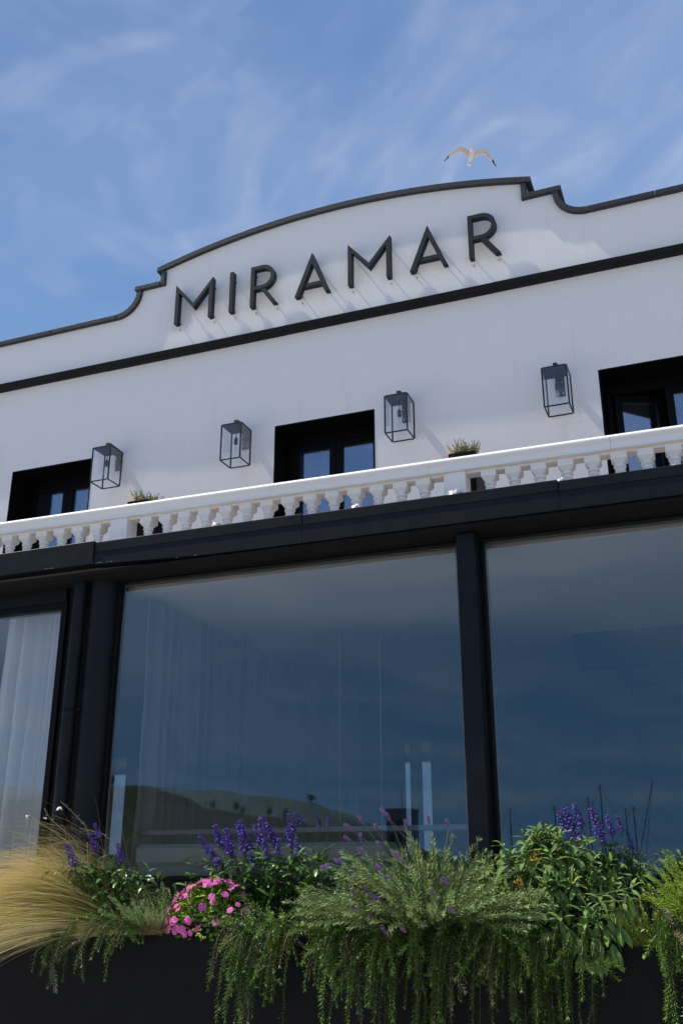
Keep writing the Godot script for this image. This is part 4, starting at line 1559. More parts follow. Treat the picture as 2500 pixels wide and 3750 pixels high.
func salvia(label: String, root: Vector3, spread: Vector3, height: float, stems: int, tips: Array, leaf_max: int) -> void:
	var t := thing("salvia_plant", label, "salvia", root, "purple salvias in the planters")
	var b := Buf.new()
	var left := leaf_max
	var all := []
	for q in tips:
		all.append([Vector3(q[0], q[1], q[4]), Vector3(q[2], q[3], q[4]), true])
	for k in stems:
		var d := Vector3(rng.randfn() * spread.x, 0, rng.randfn() * spread.z)
		all.append([root + d + Vector3(0, height * rng.randf_range(0.55, 1.0), 0), Vector3.ZERO, false])
	for q in all:
		var top: Vector3 = q[0]
		var end: Vector3 = q[1] if q[2] else q[0]
		var base := root + Vector3((end.x - root.x) * 0.45 + rng.randfn() * 0.02, -0.02, (end.z - root.z) * 0.4)
		var mid := base.lerp(end, 0.55) + Vector3(rng.randfn() * 0.01, 0.01, rng.randfn() * 0.01)
		b.col = Color(0.07, 0.08, 0.04)
		b.tube([base, base.lerp(mid, 0.5), mid, end], 0.0022, 0.0014, 4)
		if q[2]:
			var dir := top - end
			put("flower_spike", spikes[rng.randi() % 4], M.petals, t, frame_of(dir, dir.length() * 1.15, end - dir * 0.05 - t.position))
		var leafy_top := minf(1.0, (root.y + height - base.y) / maxf(end.y - base.y, 0.01))
		var pairs := 5 if q[2] else 7
		for j in pairs:
			var u := lerpf(0.2, leafy_top, float(j) / (pairs - 1)) * rng.randf_range(0.95, 1.0)
			var p := base.lerp(mid, u / 0.55) if u < 0.55 else mid.lerp(end, (u - 0.55) / 0.45)
			var an := rng.randf() * TAU
			for h in 2:
				if left <= 0:
					break
				var o := Vector3(cos(an + h * PI), rng.randf_range(0.05, 0.7), sin(an + h * PI))
				leaf_at(leaf_kinds[0], p, o, Vector3.UP, rng.randf_range(0.045, 0.078) * (1.2 - 0.45 * u), M.gloss_leaves, t)
				left -= 1
	part("stems", b, M.soft_leaves, t)
	b = Buf.new()
	for k in leaf_max * 4:
		var p := root + Vector3(rng.randfn() * spread.x * 1.25, height * (0.05 + 0.85 * rng.randf()), rng.randfn() * spread.z * 1.1)
		var d := Vector3(rng.randfn() + (p.x - root.x) * 4.0, rng.randfn() * 0.5 + 0.15, rng.randfn() + 0.4).normalized()
		var g := rng.randf_range(0.7, 1.3)
		var ln := rng.randf_range(0.035, 0.062)
		b.leaf(p, d, Vector3(rng.randfn() * 0.3, 1, rng.randfn() * 0.3).normalized(), ln, ln * 0.3, rng.randf_range(0.2, 1.0), 0.35, Color(0.075, 0.165, 0.026) * g, Color(0.055, 0.13, 0.02) * g, 4)
	var fo := part("foliage", b, M.gloss_leaves, t)
	fo.set_meta("kind", "stuff")


func plants() -> void:
	spikes = blossom_mesh()
	make_leaves()
	var rg0 := Color(0.018, 0.048, 0.006)  # dark inner needle colour: shade inside the clumps is painted in
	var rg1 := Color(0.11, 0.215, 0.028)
	feather_grass()
	# --- trailing rosemary, left to right
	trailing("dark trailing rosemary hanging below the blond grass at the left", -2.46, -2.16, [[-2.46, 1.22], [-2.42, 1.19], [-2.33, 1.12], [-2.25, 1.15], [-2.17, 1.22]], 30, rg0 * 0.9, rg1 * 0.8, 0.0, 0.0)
	trailing("bushy rosemary falling over the rim between pink flowers and purple salvia", -1.70, -1.53, [[-1.71, 1.20], [-1.67, 1.04], [-1.64, 0.93], [-1.61, 0.97], [-1.57, 1.11], [-1.53, 1.21]], 92, rg0, rg1, 0.0, 0.5)
	trailing("single thin rosemary strand under the middle salvia", -1.46, -1.40, [[-1.46, 1.16], [-1.43, 1.13], [-1.40, 1.18]], 9, rg0, rg1)
	trailing("wide rosemary curtain hanging below the lavender's left side", -1.37, -1.06, [[-1.40, 1.23], [-1.36, 1.21], [-1.33, 1.14], [-1.28, 0.98], [-1.24, 1.05], [-1.18, 0.94], [-1.12, 0.97], [-1.04, 1.02]], 130, rg0, rg1, 0.0, 0.42)
	trailing("long rosemary strands across the gap between the two planters", -1.03, -0.72, [[-1.04, 0.99], [-0.95, 0.97], [-0.85, 0.99], [-0.76, 1.06], [-0.72, 1.1]], 78, rg0 * 0.95, rg1 * 0.9, 0.0, 0.15)
	trailing("rosemary strands hanging in shade under the sage", -0.72, -0.50, [[-0.72, 1.0], [-0.65, 0.97], [-0.58, 0.99], [-0.53, 1.1], [-0.5, 1.15]], 40, rg0 * 0.8, rg1 * 0.75, 0.0, 0.1)  # needle colours darkened to paint in the shade below the sage
	trailing("leafy rosemary spilling down at the right edge", -0.28, 0.05, [[-0.28, 1.16], [-0.24, 1.03], [-0.18, 0.96], [0.05, 0.93]], 120, rg0 * 1.1, rg1 * 1.2, 0.0, 0.4)
	# upright needles
	upright("bushy rosemary at the far left edge of the picture", "rosemary", Vector3(-2.82, PTOP - 0.03, -3.60), 0.07, 0.20, 40, 0.018, rg0, rg1, Vector3(0.3, 1, 0.2))
	upright("feathery grey-green artemisia between grass and pink flowers", "artemisia", Vector3(-2.14, PTOP - 0.03, -3.64), 0.10, 0.19, 110, 0.020, Color(0.09, 0.16, 0.055), Color(0.27, 0.40, 0.15), Vector3(-0.1, 1, 0.5))
	upright("small upright rosemary with brown heads in front of the post", "rosemary", Vector3(-0.86, PTOP + 0.02, -3.66), 0.07, 0.27, 40, 0.020, Color(0.05, 0.10, 0.02), Color(0.09, 0.15, 0.03), Vector3(0, 1, 0.1))
	upright("yellow-green santolina rising at the right edge", "santolina", Vector3(-0.10, PTOP - 0.02, -3.52), 0.085, 0.30, 130, 0.022, Color(0.10, 0.20, 0.02), Color(0.30, 0.42, 0.05), Vector3(-0.12, 1, 0.1))
	upright("low yellow-green lavender with spent brown heads", "lavender", Vector3(-0.31, PTOP - 0.03, -3.55), 0.07, 0.14, 55, 0.024, Color(0.14, 0.22, 0.03), Color(0.33, 0.38, 0.08), Vector3(0, 1, 0.2), [[-0.365, 1.38], [-0.338, 1.405], [-0.318, 1.412], [-0.298, 1.39], [-0.285, 1.405], [-0.268, 1.385], [-0.25, 1.42], [-0.235, 1.37]])
	# --- purple salvias
	salvia("sparse purple salvia growing out of the blond grass", Vector3(-2.36, PTOP - 0.02, -3.44), Vector3(0.085, 0, 0.03), 0.24, 30, [[-2.397, 1.660, -2.372, 1.607, -3.43], [-2.417, 1.621, -2.377, 1.560, -3.43], [-2.519, 1.583, -2.471, 1.498, -3.43], [-2.285, 1.583, -2.253, 1.507, -3.43], [-2.416, 1.498, -2.404, 1.450, -3.43], [-2.451, 1.476, -2.431, 1.440, -3.43], [-2.485, 1.463, -2.453, 1.425, -3.43]], 230)
	salvia("dense purple salvia in the middle of the planter", Vector3(-1.66, PTOP - 0.03, -3.62), Vector3(0.14, 0, 0.07), 0.30, 46, [[-2.031, 1.616, -1.975, 1.562, -3.6], [-1.967, 1.654, -1.925, 1.57, -3.62], [-1.970, 1.569, -1.90, 1.49, -3.58], [-1.864, 1.678, -1.840, 1.61, -3.64], [-1.855, 1.66, -1.80, 1.56, -3.6], [-1.773, 1.686, -1.763, 1.60, -3.64], [-1.738, 1.656, -1.677, 1.575, -3.6], [-1.665, 1.694, -1.638, 1.62, -3.66], [-1.620, 1.696, -1.583, 1.65, -3.62], [-1.630, 1.642, -1.612, 1.57, -3.58], [-1.655, 1.597, -1.662, 1.54, -3.56], [-1.533, 1.665, -1.528, 1.63, -3.64], [-1.500, 1.677, -1.497, 1.64, -3.66], [-1.885, 1.60, -1.85, 1.52, -3.56], [-1.815, 1.62, -1.79, 1.54, -3.55], [-1.905, 1.64, -1.87, 1.56, -3.6], [-1.72, 1.60, -1.70, 1.52, -3.56], [-1.585, 1.60, -1.575, 1.53, -3.56], [-1.90, 1.53, -1.88, 1.46, -3.52], [-1.76, 1.55, -1.74, 1.48, -3.52], [-1.81, 1.66, -1.78, 1.58, -3.66], [-1.69, 1.63, -1.66, 1.57, -3.68], [-1.94, 1.60, -1.90, 1.53, -3.66]], 300)
	salvia("purple salvia rising behind the sage, close to the right pane", Vector3(-0.50, PTOP, -3.78), Vector3(0.08, 0, 0.04), 0.27, 26, [[-0.635, 1.685, -0.61, 1.61, -3.75], [-0.610, 1.697, -0.575, 1.585, -3.75], [-0.576, 1.709, -0.553, 1.63, -3.75], [-0.516, 1.695, -0.49, 1.60, -3.75], [-0.469, 1.672, -0.452, 1.60, -3.78], [-0.436, 1.672, -0.423, 1.61, -3.8], [-0.495, 1.63, -0.48, 1.57, -3.72], [-0.40, 1.60, -0.39, 1.55, -3.8]], 220)
	lavender()
	sage()
	pink_flowers()
	gaura()


func upright(label: String, kind: String, at: Vector3, spread: float, height: float, n: int, nl: float, c0: Color, c1: Color, lean: Vector3, heads := []) -> void:
	var t := thing(kind + "_plant", label, kind, at)
	for k in n:
		var b := Buf.new()
		var a := rng.randf() * TAU
		var r := sqrt(rng.randf())
		var root := at + Vector3(cos(a) * r * spread, 0, sin(a) * r * spread * 0.8)
		var d := (lean + Vector3(cos(a) * r * 0.8, 0, sin(a) * r * 0.8)).normalized()
		var pts := path(root, d, height * rng.randf_range(0.6, 1.1) * (1.0 - 0.25 * r), 1.2, 8)
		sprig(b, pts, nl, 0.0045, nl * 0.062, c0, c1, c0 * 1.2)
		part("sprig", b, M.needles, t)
	for q in heads:
		var b := Buf.new()
		var p := Vector3(q[0], q[1] - 0.012, at.z + 0.04 + rng.randfn() * 0.02)
		b.col = Color(0.16, 0.17, 0.07)
		b.tube([Vector3(at.x + (p.x - at.x) * 0.5, at.y, at.z), p], 0.0012, 0.001, 4)
		var cc := Color(0.26, 0.16, 0.09) if rng.randf() < 0.75 else Color(0.25, 0.1, 0.16)
		for j in 60:
			var u := rng.randf()
			var an := rng.randf() * TAU
			var o := Vector3(cos(an), 0.5, sin(an)).normalized()
			b.needle(p + Vector3(0, u * 0.024, 0), o, o.cross(Vector3.UP).normalized(), 0.0075 * (0.6 + sin(PI * u) * 0.5), 0.002, cc * rng.randf_range(0.7, 1.4), cc * 1.5)
		part("seed_head", b, M.petals, t)


func feather_grass() -> void:
	var t := thing("feather_grass", "large tuft of blond feather grass blown to the left over the planter rim", "grass", Vector3(-2.33, PTOP - 0.04, -3.55))
	var b := Buf.new()
	var clump := noise(1.0, 3, 91)
	for k in 5200:
		var u := rng.randf()
		var root := Vector3(-2.31 + rng.randfn() * 0.06, PTOP - 0.04, -3.55 + rng.randfn() * 0.05)
		# from steep at the back to low sweeping over the front
		var el := lerpf(0.22, 1.16, pow(u, 0.8)) + rng.randfn() * 0.06
		var fw := lerpf(0.48, -0.05, u) + rng.randfn() * 0.22
		var d := Vector3(-cos(el), sin(el), cos(el) * fw).normalized()
		var ln := lerpf(0.70, 0.66, u) * rng.randf_range(0.65, 1.12)
		var pts := path(root, d, ln, lerpf(1.05, 2.8, u), 10, 0.06)
		var g := rng.randf()
		var c0 := Color(0.40, 0.40, 0.11)
		var c1 := Color(0.86, 0.68, 0.40)
		if g < 0.3:
			c1 = Color(0.58, 0.56, 0.18)
		elif g > 0.8:
			c1 = Color(0.92, 0.70, 0.50)
		var q := rng.randf_range(0.7, 1.2) * (1.0 + 0.55 * clump.get_noise_2d(u * 9.0, fw * 2.0))
		b.ribbon(pts, 0.0017, c0 * q, c1 * q, Vector3(rng.randfn() * 0.3, 0.6, 1))
	var o := part("blades", b, M.straw, t)
	o.set_meta("kind", "stuff")
	# loose long blades and a few stray stalks trailing right and down
	b = Buf.new()
	for k in 26:
		var root := Vector3(-2.24 + rng.randfn() * 0.03, PTOP - 0.02, -3.5 + rng.randfn() * 0.04)
		var d := Vector3(-1.0, rng.randf_range(0.0, 0.45), rng.randf_range(0.2, 0.9)).normalized()
		b.ribbon(path(root, d, rng.randf_range(0.15, 0.34), 3.0, 9, 0.07), 0.0013, Color(0.3, 0.25, 0.12), Color(0.55, 0.42, 0.26), Vector3(0, 1, 0.4))
	for k in 45:
		var root := Vector3(-2.33 + rng.randfn() * 0.05, PTOP - 0.02, -3.60 + rng.randfn() * 0.04)
		var d := Vector3(rng.randf_range(0.1, 0.8), 1.0, rng.randf_range(-0.1, 0.4)).normalized()
		b.ribbon(path(root, d, rng.randf_range(0.16, 0.28), 7.0, 9, 0.04), 0.0014, Color(0.25, 0.24, 0.08), Color(0.5, 0.42, 0.24), Vector3(0, 0.5, 1))
	o = part("stray_blades", b, M.straw, t)
	o.set_meta("kind", "stuff")
	var t2 := thing("dry_grass", "small dry straw-coloured tuft at the rim beside the pink flowers", "grass", Vector3(-2.08, PTOP - 0.04, -3.5))
	b = Buf.new()
	for k in 420:
		var root := Vector3(-2.11 + rng.randfn() * 0.035, PTOP - 0.04, -3.48 + rng.randfn() * 0.03)
		var d := Vector3(rng.randfn() * 0.5, rng.randf_range(0.5, 1.0), rng.randf_range(-0.2, 0.5)).normalized()
		b.ribbon(path(root, d, rng.randf_range(0.08, 0.17), 7.0, 6, 0.05), 0.0015, Color(0.30, 0.20, 0.08), Color(0.58, 0.45, 0.26), Vector3(0.3, 0.3, 1))
	o = part("blades", b, M.straw, t2)
	o.set_meta("kind", "stuff")


func lavender() -> void:
	var at := Vector3(-1.05, PTOP - 0.03, -3.58)
	var t := thing("lavender_plant", "big grey-green lavender bush with pale purple heads leaning left", "lavender", at)
	for k in 300:
		var b := Buf.new()
		var a := rng.randf() * TAU
		var r := sqrt(rng.randf())
		var root := at + Vector3(cos(a) * r * 0.16, 0.0, sin(a) * r * 0.10)
		var d := Vector3(cos(a) * r * 1.15 - 0.06, rng.randf_range(0.55, 1.0), sin(a) * r * 0.9 + 0.18).normalized()
		var ln := 0.37 * rng.randf_range(0.7, 1.06) * (1.0 - 0.12 * r)
		var pts := path(root, d, ln, 2.0, 8, 0.05)
		var g := rng.randf_range(0.8, 1.2)
		sprig(b, pts, 0.031, 0.0060, 0.0016, Color(0.075, 0.125, 0.032) * g, Color(0.27, 0.36, 0.14) * g, Color(0.14, 0.17, 0.07), 0.9)
		part("sprig", b, M.soft_leaves, t)
	var tips := [[-1.313, 1.673, -1.290, 1.636], [-1.371, 1.641, -1.337, 1.622], [-1.371, 1.598, -1.338, 1.580], [-1.250, 1.641, -1.240, 1.611], [-1.229, 1.695, -1.206, 1.668], [-1.205, 1.672, -1.19, 1.646], [-1.307, 1.612, -1.301, 1.575], [-1.463, 1.489, -1.42, 1.505], [-1.40, 1.517, -1.37, 1.51], [-1.345, 1.416, -1.315, 1.396], [-1.345, 1.367, -1.306, 1.350], [-1.348, 1.465, -1.322, 1.445], [-1.299, 1.427, -1.273, 1.404], [-1.269, 1.401, -1.224, 1.379], [-1.273, 1.339, -1.257, 1.317], [-1.235, 1.306, -1.204, 1.267], [-1.19, 1.55, -1.165, 1.52], [-1.17, 1.53, -1.14, 1.51], [-1.13, 1.50, -1.11, 1.47], [-1.25, 1.50, -1.22, 1.48], [-1.22, 1.46, -1.19, 1.45], [-1.05, 1.66, -1.045, 1.635], [-1.135, 1.645, -1.13, 1.62], [-0.985, 1.652, -0.975, 1.62], [-1.05, 1.42, -1.03, 1.395], [-1.0, 1.45, -0.985, 1.43], [-1.31, 1.555, -1.29, 1.53], [-1.24, 1.575, -1.225, 1.55], [-1.28, 1.38, -1.25, 1.37], [-1.16, 1.30, -1.14, 1.28], [-0.99, 1.36, -0.96, 1.345]]
	for q in tips:
		var z := -3.22 - rng.randf_range(0.0, 0.04) - (0.2 if q[1] > 1.58 else 0.0)
		var f := z / -3.5
		var top := Vector3(q[0] * f, 1.45 + (q[1] - 1.45) * f, z)
		var end := Vector3(q[2] * f, 1.45 + (q[3] - 1.45) * f, z)
		var b := Buf.new()
		b.col = Color(0.20, 0.24, 0.12)
		var root := at + Vector3(rng.randfn() * 0.03, 0.08, rng.randfn() * 0.03)
		var mid := root.lerp(end, 0.55) + (end - top) * 0.5 * rng.randf() + Vector3(0, 0.015, 0.02)
		b.tube([root, root.lerp(mid, 0.6) + Vector3(0, 0.01, 0), mid, end], 0.0014, 0.0011, 4)
		part("stalk", b, M.soft_leaves, t)
		b = Buf.new()
		var ax := top - end
		if ax.length() < 0.03:
			ax = ax.normalized() * 0.034
		var fade := rng.randf()
		for j in 95:
			var u := rng.randf()
			var an := rng.randf() * TAU
			var s := ax.cross(Vector3(0.2, 0.1, 0.9)).normalized()
			var o := (s * cos(an) + s.cross(ax).normalized() * sin(an) + ax.normalized() * 0.7).normalized()
			var cc := Color(0.30, 0.17, 0.44).lerp(Color(0.36, 0.24, 0.28), fade * rng.randf()) * rng.randf_range(0.6, 1.4)
			b.needle(end + ax * (u * 0.92), o, o.cross(ax).normalized(), 0.0105 * (0.65 + 0.5 * sin(PI * u)), 0.0024, cc * 0.8, cc * 1.3)
		part("flower_head", b, M.petals, t)


func sage() -> void:
	var at := Vector3(-0.62, PTOP - 0.03, -3.60)
	var t := thing("sage_plant", "broad-leaved green sage mounding over the right planter with yellowing lower leaves", "sage", at)
	var b := Buf.new()
	var spots := []
	for k in 170:
		# tips over a dome, drooping over the front
		var a := rng.randf_range(-0.15, PI + 0.15)
		var e := rng.randf_range(-0.35, 1.0) * PI * 0.5
		var rr := rng.randf_range(0.80, 1.0)
		var p := Vector3(cos(a) * cos(e) * 0.27, 0.105 + sin(e) * (0.25 if e > 0 else 0.17), sin(a) * cos(e) * 0.21) * rr
		p.x += 0.0
		spots.append(at + p + Vector3(-0.03, 0, 0.02))
	for q in [[-0.52, 1.19], [-0.47, 1.185], [-0.44, 1.2], [-0.40, 1.27], [-0.42, 1.33], [-0.35, 1.40], [-0.50, 1.30], [-0.60, 1.22], [-0.66, 1.23], [-0.73, 1.25], [-0.80, 1.24], [-0.56, 1.26], [-0.45, 1.38], [-0.48, 1.24], [-0.53, 1.24], [-0.58, 1.20], [-0.63, 1.26], [-0.69, 1.24], [-0.75, 1.28], [-0.79, 1.30], [-0.44, 1.27], [-0.42, 1.22], [-0.50, 1.34], [-0.58, 1.31], [-0.66, 1.30], [-0.38, 1.36], [-0.46, 1.31]]:
		spots.append(Vector3(q[0], q[1] + 0.03, -3.34 + rng.randfn() * 0.01))
	var count := 0
	var rest := Buf.new()
	for p in spots:
		var out: Vector3 = (p - at - Vector3(0, 0.03, 0)).normalized()
		b.col = Color(0.16, 0.17, 0.09)
		var mid: Vector3 = at.lerp(p, 0.55) + Vector3(0, 0.05, 0.0)
		b.tube([at + Vector3(rng.randfn() * 0.05, 0, rng.randfn() * 0.03), mid, p], 0.0028, 0.0016, 4)
		var low: bool = p.y < 1.31
		var ax := (out + Vector3(0, -0.8 if low else 0.5, 0)).normalized()
		var s := ax.cross(Vector3(0.3, 0.2, 0.93)).normalized()
		var u := s.cross(ax)
		var ph := rng.randf() * TAU
		var nl := 8 if not low else 6
		for j in nl:
			var an := ph + (j % 2) * PI + (j / 2) * PI * 0.5 + rng.randfn() * 0.25
			var o := s * cos(an) + u * sin(an)
			var step := float(j / 2) / 3.0
			var dir := (o + ax * lerpf(1.3, 0.15, step) + Vector3(0, -0.75 * step if not low else -1.3, 0)).normalized()
			var ln := lerpf(0.032, 0.066, step) * rng.randf_range(0.85, 1.2) * (1.2 if low else 1.0)
			var kind: Array = leaf_kinds[1]
			if (p.y < 1.27 and rng.randf() < 0.35) or rng.randf() < 0.03:
				kind = leaf_kinds[2]
			var pos: Vector3 = p - ax * step * 0.04
			if out.z < -0.2 or count >= 1000:
				rest.leaf(pos, dir, Vector3(rng.randfn() * 0.2, 1, 0.1), ln, ln * 0.34, 0.7, 0.28, Color(0.16, 0.22, 0.09), Color(0.12, 0.18, 0.07), 5)
			elif count < 300 and (rng.randf() < 0.45 or low):
				leaf_at(kind, pos, dir, Vector3(rng.randfn() * 0.25, 1, 0.25), ln, M.soft_leaves, t)
				count += 1
			else:
				var g := rng.randf_range(0.75, 1.2)
				rest.leaf(pos, dir, Vector3(rng.randfn() * 0.25, 1, 0.25), ln, ln * 0.34, rng.randf_range(0.2, 1.2), 0.28, Color(0.15, 0.25, 0.06) * g, Color(0.12, 0.20, 0.055) * g, 5)
	part("stems", b, M.soft_leaves, t)
	var o := part("foliage", rest, M.soft_leaves, t)
	o.set_meta("kind", "stuff")
	# yellow flower bits on the left flank
	for q in [[-0.885, 1.365], [-0.865, 1.345], [-0.845, 1.33], [-0.80, 1.285], [-0.785, 1.27], [-0.66, 1.52], [-0.72, 1.44]]:
		var f := Buf.new()
		for j in 46:
			var p := Vector3(q[0], q[1], -3.40) + Vector3(rng.randfn() * 0.009, rng.randfn() * 0.010, rng.randfn() * 0.006)
			var d := Vector3(rng.randfn(), rng.randfn() + 0.5, rng.randfn()).normalized()
			var cc := Color(0.45, 0.30, 0.04) * rng.randf_range(0.6, 1.3)
			f.needle(p, d, d.cross(Vector3(rng.randfn(), rng.randfn(), rng.randfn())).normalized(), 0.009, 0.0025, cc, cc * 1.2)
		part("yellow_flower", f, M.petals, t)


func pink_flowers() -> void:
	var at := Vector3(-1.895, PTOP - 0.02, -3.50)
	var t := thing("petunia_plant", "mound of bright pink petunias over the planter rim", "petunia", at)
	var fm := []
	for kk in 3:
		var b := Buf.new()
		for p in 5:
			var a := TAU * p / 5 + rng.randfn() * 0.06
			var d := Vector3(cos(a), 0.28, sin(a)).normalized()
			var pk := Color(0.74, 0.17, 0.52) * rng.randf_range(0.9, 1.1)
			if kk == 1:
				pk = Color(0.66, 0.14, 0.45)
			b.leaf(Vector3(0, -0.15, 0), d, Vector3.UP, 1.05, 0.95, 0.75, 0.14, Color(0.50, 0.05, 0.26), pk, 5, 1.5)
		b.col = Color(0.70, 0.55, 0.40)
		b.lathe([Vector2(0.0, 0.1), Vector2(0.08, 0.05), Vector2(0.1, -0.1)], 7, Vector3.ZERO)
		fm.append(b.mesh())
	var b := Buf.new()
	for k in 900:
		var a := rng.randf() * TAU
		var e := rng.randf_range(-0.3, 1.0) * PI * 0.5
		var o := Vector3(cos(a) * cos(e), sin(e), sin(a) * cos(e))
		var p := at + Vector3(o.x * 0.18, 0.02 + o.y * (0.155 if o.y > 0 else 0.10), o.z * 0.13) * rng.randf_range(0.72, 1.0)
		p.y += 0.10 * (p.x - at.x) * 0.6
		var d := (o + Vector3(rng.randfn(), rng.randfn() * 0.6 + 0.2, rng.randfn()) * 0.5).normalized()
		var g := rng.randf_range(0.7, 1.3)
		b.leaf(p, d, (o + Vector3.UP).normalized(), rng.randf_range(0.018, 0.028), 0.014, 0.5, 0.25, Color(0.20, 0.29, 0.03) * g, Color(0.15, 0.24, 0.02) * g, 3)
	var fo := part("foliage", b, M.soft_leaves, t)
	fo.set_meta("kind", "stuff")
	var n := 0
	while n < 100:
		var a := rng.randf_range(0.0, PI) if rng.randf() < 0.85 else rng.randf() * TAU
		var e := rng.randf_range(-0.25, 0.95) * PI * 0.5
		var o := Vector3(cos(a) * cos(e), sin(e), sin(a) * cos(e))
		if o.x > 0.55 and o.y < 0.2 and rng.randf() < 0.6:
			continue
		var p := at + Vector3(o.x * 0.188, 0.02 + o.y * (0.158 if o.y > 0 else 0.09), o.z * 0.145)
		p.y += 0.06 * (p.x - at.x)
		var d := (o + Vector3(-0.1, 0.25, 0.35) + Vector3(rng.randfn(), rng.randfn(), rng.randfn()) * 0.4).normalized()
		put("flower", fm[rng.randi() % 3], M.petals, t, frame_of(d, rng.randf_range(0.011, 0.0155), p - t.position))
		n += 1


func gaura() -> void:
	var at := Vector3(-2.55, PTOP + 0.02, -3.64)
	var t := thing("gaura_plant", "thin arching gaura stalks with white petals above the blond grass", "gaura", at)
	var lines := [[[-2.56, 1.36], [-2.55, 1.60], [-2.60, 1.67], [-2.665, 1.72], [-2.73, 1.765]], [[-2.58, 1.36], [-2.64, 1.58], [-2.74, 1.64], [-2.84, 1.69], [-2.90, 1.72]], [[-2.57, 1.36], [-2.62, 1.60], [-2.70, 1.655], [-2.77, 1.70], [-2.812, 1.74]], [[-2.50, 1.36], [-2.42, 1.58], [-2.50, 1.63], [-2.62, 1.655]], [[-2.6, 1.36], [-2.75, 1.55], [-2.88, 1.61], [-2.93, 1.64]]]
	for ln in lines:
		var b := Buf.new()
		var pts := []
		for q in ln:
			pts.append(Vector3(q[0], q[1], at.z + rng.randfn() * 0.008))
		b.col = Color(0.22, 0.20, 0.10)
		b.tube(pts, 0.0016, 0.0009, 4)
		for k in pts.size() - 1:
			if k == 0:
				continue
			for j in 7:
				var p: Vector3 = pts[k].lerp(pts[k + 1], rng.randf())
				var d := Vector3(rng.randfn(), rng.randfn() + 0.5, rng.randfn()).normalized()
				var cc := Color(0.20, 0.20, 0.08) if rng.randf() < 0.5 else Color(0.34, 0.17, 0.11)
				b.needle(p, d, d.cross(Vector3(rng.randfn(), rng.randfn(), rng.randfn())).normalized(), 0.014, 0.0015, cc, cc * 1.2)
		part("stalk", b, M.soft_leaves, t)
	for q in [[-2.722, 1.742, 1.0], [-2.885, 1.712, 0.8], [-2.79, 1.70, 0.55]]:
		var b := Buf.new()
		for j in 5:
			var d := Vector3(0.5 + rng.randfn() * 0.5, -0.3 + rng.randfn() * 0.4, 0.5 + rng.randfn() * 0.3).normalized()
			b.leaf(Vector3(q[0], q[1], at.z + 0.01), d, Vector3.UP, 0.022 * q[2], 0.013 * q[2], 0.5, 0.2, Color(0.72, 0.66, 0.62), Color(0.78, 0.74, 0.72), 4)
		part("flower", b, M.petals, t)


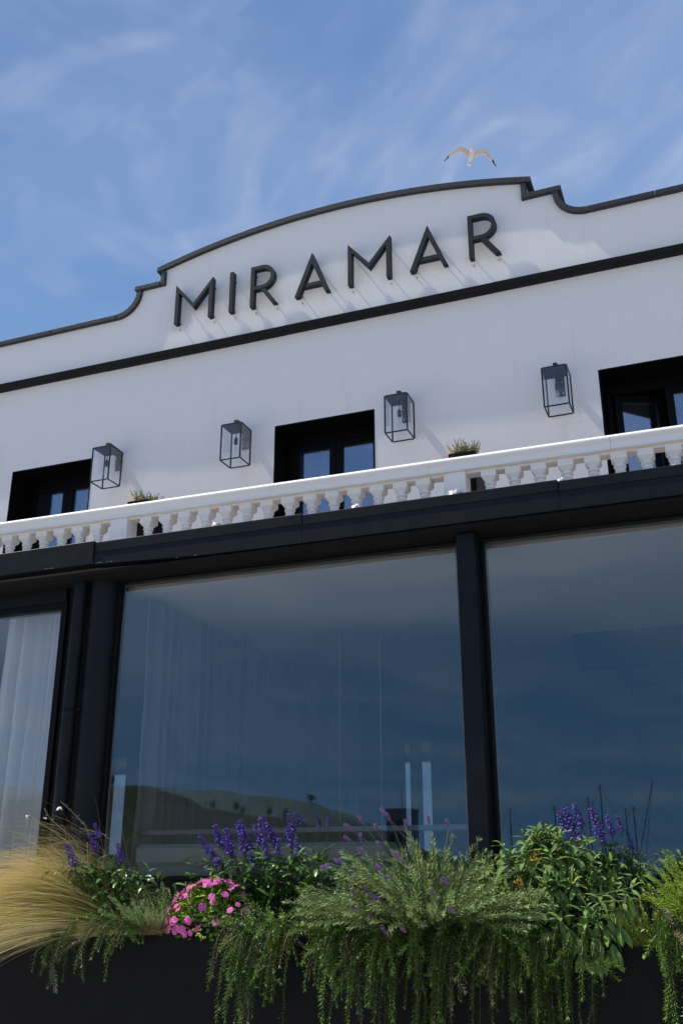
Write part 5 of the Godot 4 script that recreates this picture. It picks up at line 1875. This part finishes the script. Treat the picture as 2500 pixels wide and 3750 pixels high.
# ---------------------------------------------------------------- gull
func gull() -> void:
	var t := thing("seagull", "white gull with black wing tips gliding above the arched parapet", "seagull", Vector3(-4.70, 20.02, -21.6))
	var b := Buf.new()
	# local axes: x along the span, y up, z towards the head. A closed skin of two sheets over the plan shape.
	var hl := 0.27
	var width := func(z: float) -> float:
		# half width of the body at z from the tail (-0.30) to the bill (0.27)
		if z < -0.10:
			return lerpf(0.052, 0.046, (z + 0.30) / 0.20)
		if z < 0.12:
			return 0.046 + 0.018 * sin(PI * clampf((z + 0.10) / 0.24, 0, 1))
		if z < 0.215:
			return lerpf(0.049, 0.034, (z - 0.12) / 0.095)
		if z < 0.232:
			return lerpf(0.030, 0.010, (z - 0.215) / 0.017)
		return lerpf(0.010, 0.003, clampf((z - 0.232) / 0.04, 0, 1))
	var depth := func(z: float) -> float:
		if z < -0.10:
			return lerpf(0.010, 0.042, (z + 0.30) / 0.20)
		if z < 0.12:
			return 0.042 + 0.025 * sin(PI * clampf((z + 0.10) / 0.24, 0, 1))
		if z < 0.215:
			return lerpf(0.046, 0.033, (z - 0.12) / 0.095)
		if z < 0.232:
			return lerpf(0.030, 0.011, (z - 0.215) / 0.017)
		return lerpf(0.011, 0.003, clampf((z - 0.232) / 0.04, 0, 1))
	var lead := [[0.0, 0.10], [0.06, 0.11], [0.16, 0.155], [0.29, 0.195], [0.36, 0.185], [0.48, 0.09], [0.60, -0.03], [0.70, -0.14], [0.75, -0.20]]
	var trail := [[0.0, -0.07], [0.06, -0.075], [0.16, -0.03], [0.27, 0.03], [0.32, 0.035], [0.42, -0.005], [0.54, -0.075], [0.65, -0.155], [0.75, -0.215]]
	var lift := [[0.0, 0.02], [0.10, 0.035], [0.29, 0.075], [0.36, 0.075], [0.55, 0.01], [0.75, -0.10]]
	var xs := PackedFloat32Array()
	for k in 15:
		xs.append(0.068 * k / 14)
	for k in range(1, 40):
		xs.append(lerpf(0.068, 0.75, k / 39.0))
	var full := PackedFloat32Array()
	for k in range(xs.size() - 1, 0, -1):
		full.append(-xs[k])
	full.append_array(xs)
	var nzs := 40
	var grid := []
	for side in 2:
		for x in full:
			var ax := absf(x)
			var z1: float = along(lead, ax)
			var z0: float = along(trail, ax)
			# widen to the body's own reach
			if ax < 0.066:
				var zz := z1
				while zz < 0.272 and width.call(zz) > ax:
					zz += 0.002
				z1 = maxf(z1, zz)
				zz = z0
				while zz > -0.30 and width.call(zz) > ax:
					zz -= 0.002
				z0 = minf(z0, zz)
			for j in nzs + 1:
				var u := 0.5 - 0.5 * cos(PI * j / nzs)
				var z := lerpf(z0, z1, u)
				var wl: float = along(lead, ax)
				var wt: float = along(trail, ax)
				var ww := clampf((z - wt) / maxf(wl - wt, 0.001), 0, 1)
				var tw := 0.0
				if z > wt and z < wl:
					tw = maxf(0.011 * sqrt(ww * (1.0 - ww)) * 2.0 * (1.2 - ax), 0.0)
				var tb := 0.0
				var w: float = width.call(z)
				if ax < w:
					tb = sqrt(1.0 - pow(ax / w, 2.0)) * depth.call(z)
				var th := maxf(tw, tb)
				var my: float = along(lift, ax) * smoothstep(0.0, 0.07, ax) * (1.0 if ax > 0.07 else 0.6)
				if side == 1:
					my += 0.0
				var p := Vector3(x, my + (th if side == 0 else -th), z)
				var cc := Color(0.85, 0.84, 0.82)
				if side == 0 and ax > 0.06:
					cc = Color(0.40, 0.42, 0.45)
				if side == 1 and ax > 0.06:
					cc = Color(0.78, 0.68, 0.60)  # beige painted in for warm light bounced up from below
					if ww < 0.16:
						cc = Color(0.88, 0.88, 0.87)
				if ax > 0.60 and ww > 0.25 * (1.0 - (ax - 0.60) / 0.12):
					cc = Color(0.012, 0.012, 0.014)
				if ax > 0.72:
					cc = Color(0.75, 0.75, 0.75)
				if z > 0.232 and ax < 0.02:
					cc = Color(0.55, 0.33, 0.05)
				if absf(z - 0.205) < 0.007 and ax > 0.02 and ax < 0.04:
					cc = Color(0.02, 0.02, 0.02)
				if side == 1 and absf(z + 0.20) < 0.025 and ax < 0.018:
					cc = Color(0.25, 0.12, 0.03)
				grid.append([p, cc])
	var nx := full.size()
	var per := nzs + 1
	for side in 2:
		for i in nx:
			for j in per:
				var k := (side * nx + i) * per + j
				var a: Vector3 = grid[(side * nx + mini(i + 1, nx - 1)) * per + j][0] - grid[(side * nx + maxi(i - 1, 0)) * per + j][0]
				var c: Vector3 = grid[(side * nx + i) * per + mini(j + 1, nzs)][0] - grid[(side * nx + i) * per + maxi(j - 1, 0)][0]
				var nn := a.cross(c).normalized()
				if nn.y * (1.0 if side == 0 else -1.0) < 0:
					nn = -nn
				b.vert(grid[k][0], nn, grid[k][1])
	for side in 2:
		for i in nx - 1:
			for j in nzs:
				var k := (side * nx + i) * per + j
				b.link(k, k + 1, k + per + 1)
				b.link(k, k + per + 1, k + per)
	var o := put("body", b.mesh(), M.feathers, t)
	# head towards the upper right of the view, belly to the camera
	var to_cam := (Vector3(0, 1.45, 0) - t.position).normalized()
	var right := Vector3(cos(deg_to_rad(21.5)), 0, -sin(deg_to_rad(21.5)))
	var up_im := right.cross(-to_cam).normalized()
	# tilt so that most of the belly shows
	var zdir := (up_im * 0.88 + to_cam * 0.47).normalized()
	zdir = (zdir + right * 0.16).normalized()
	var xdir := (right - zdir * right.dot(zdir)).normalized()
	var ydir := zdir.cross(xdir)
	t.transform = Transform3D(Basis(xdir, ydir, zdir), t.position)
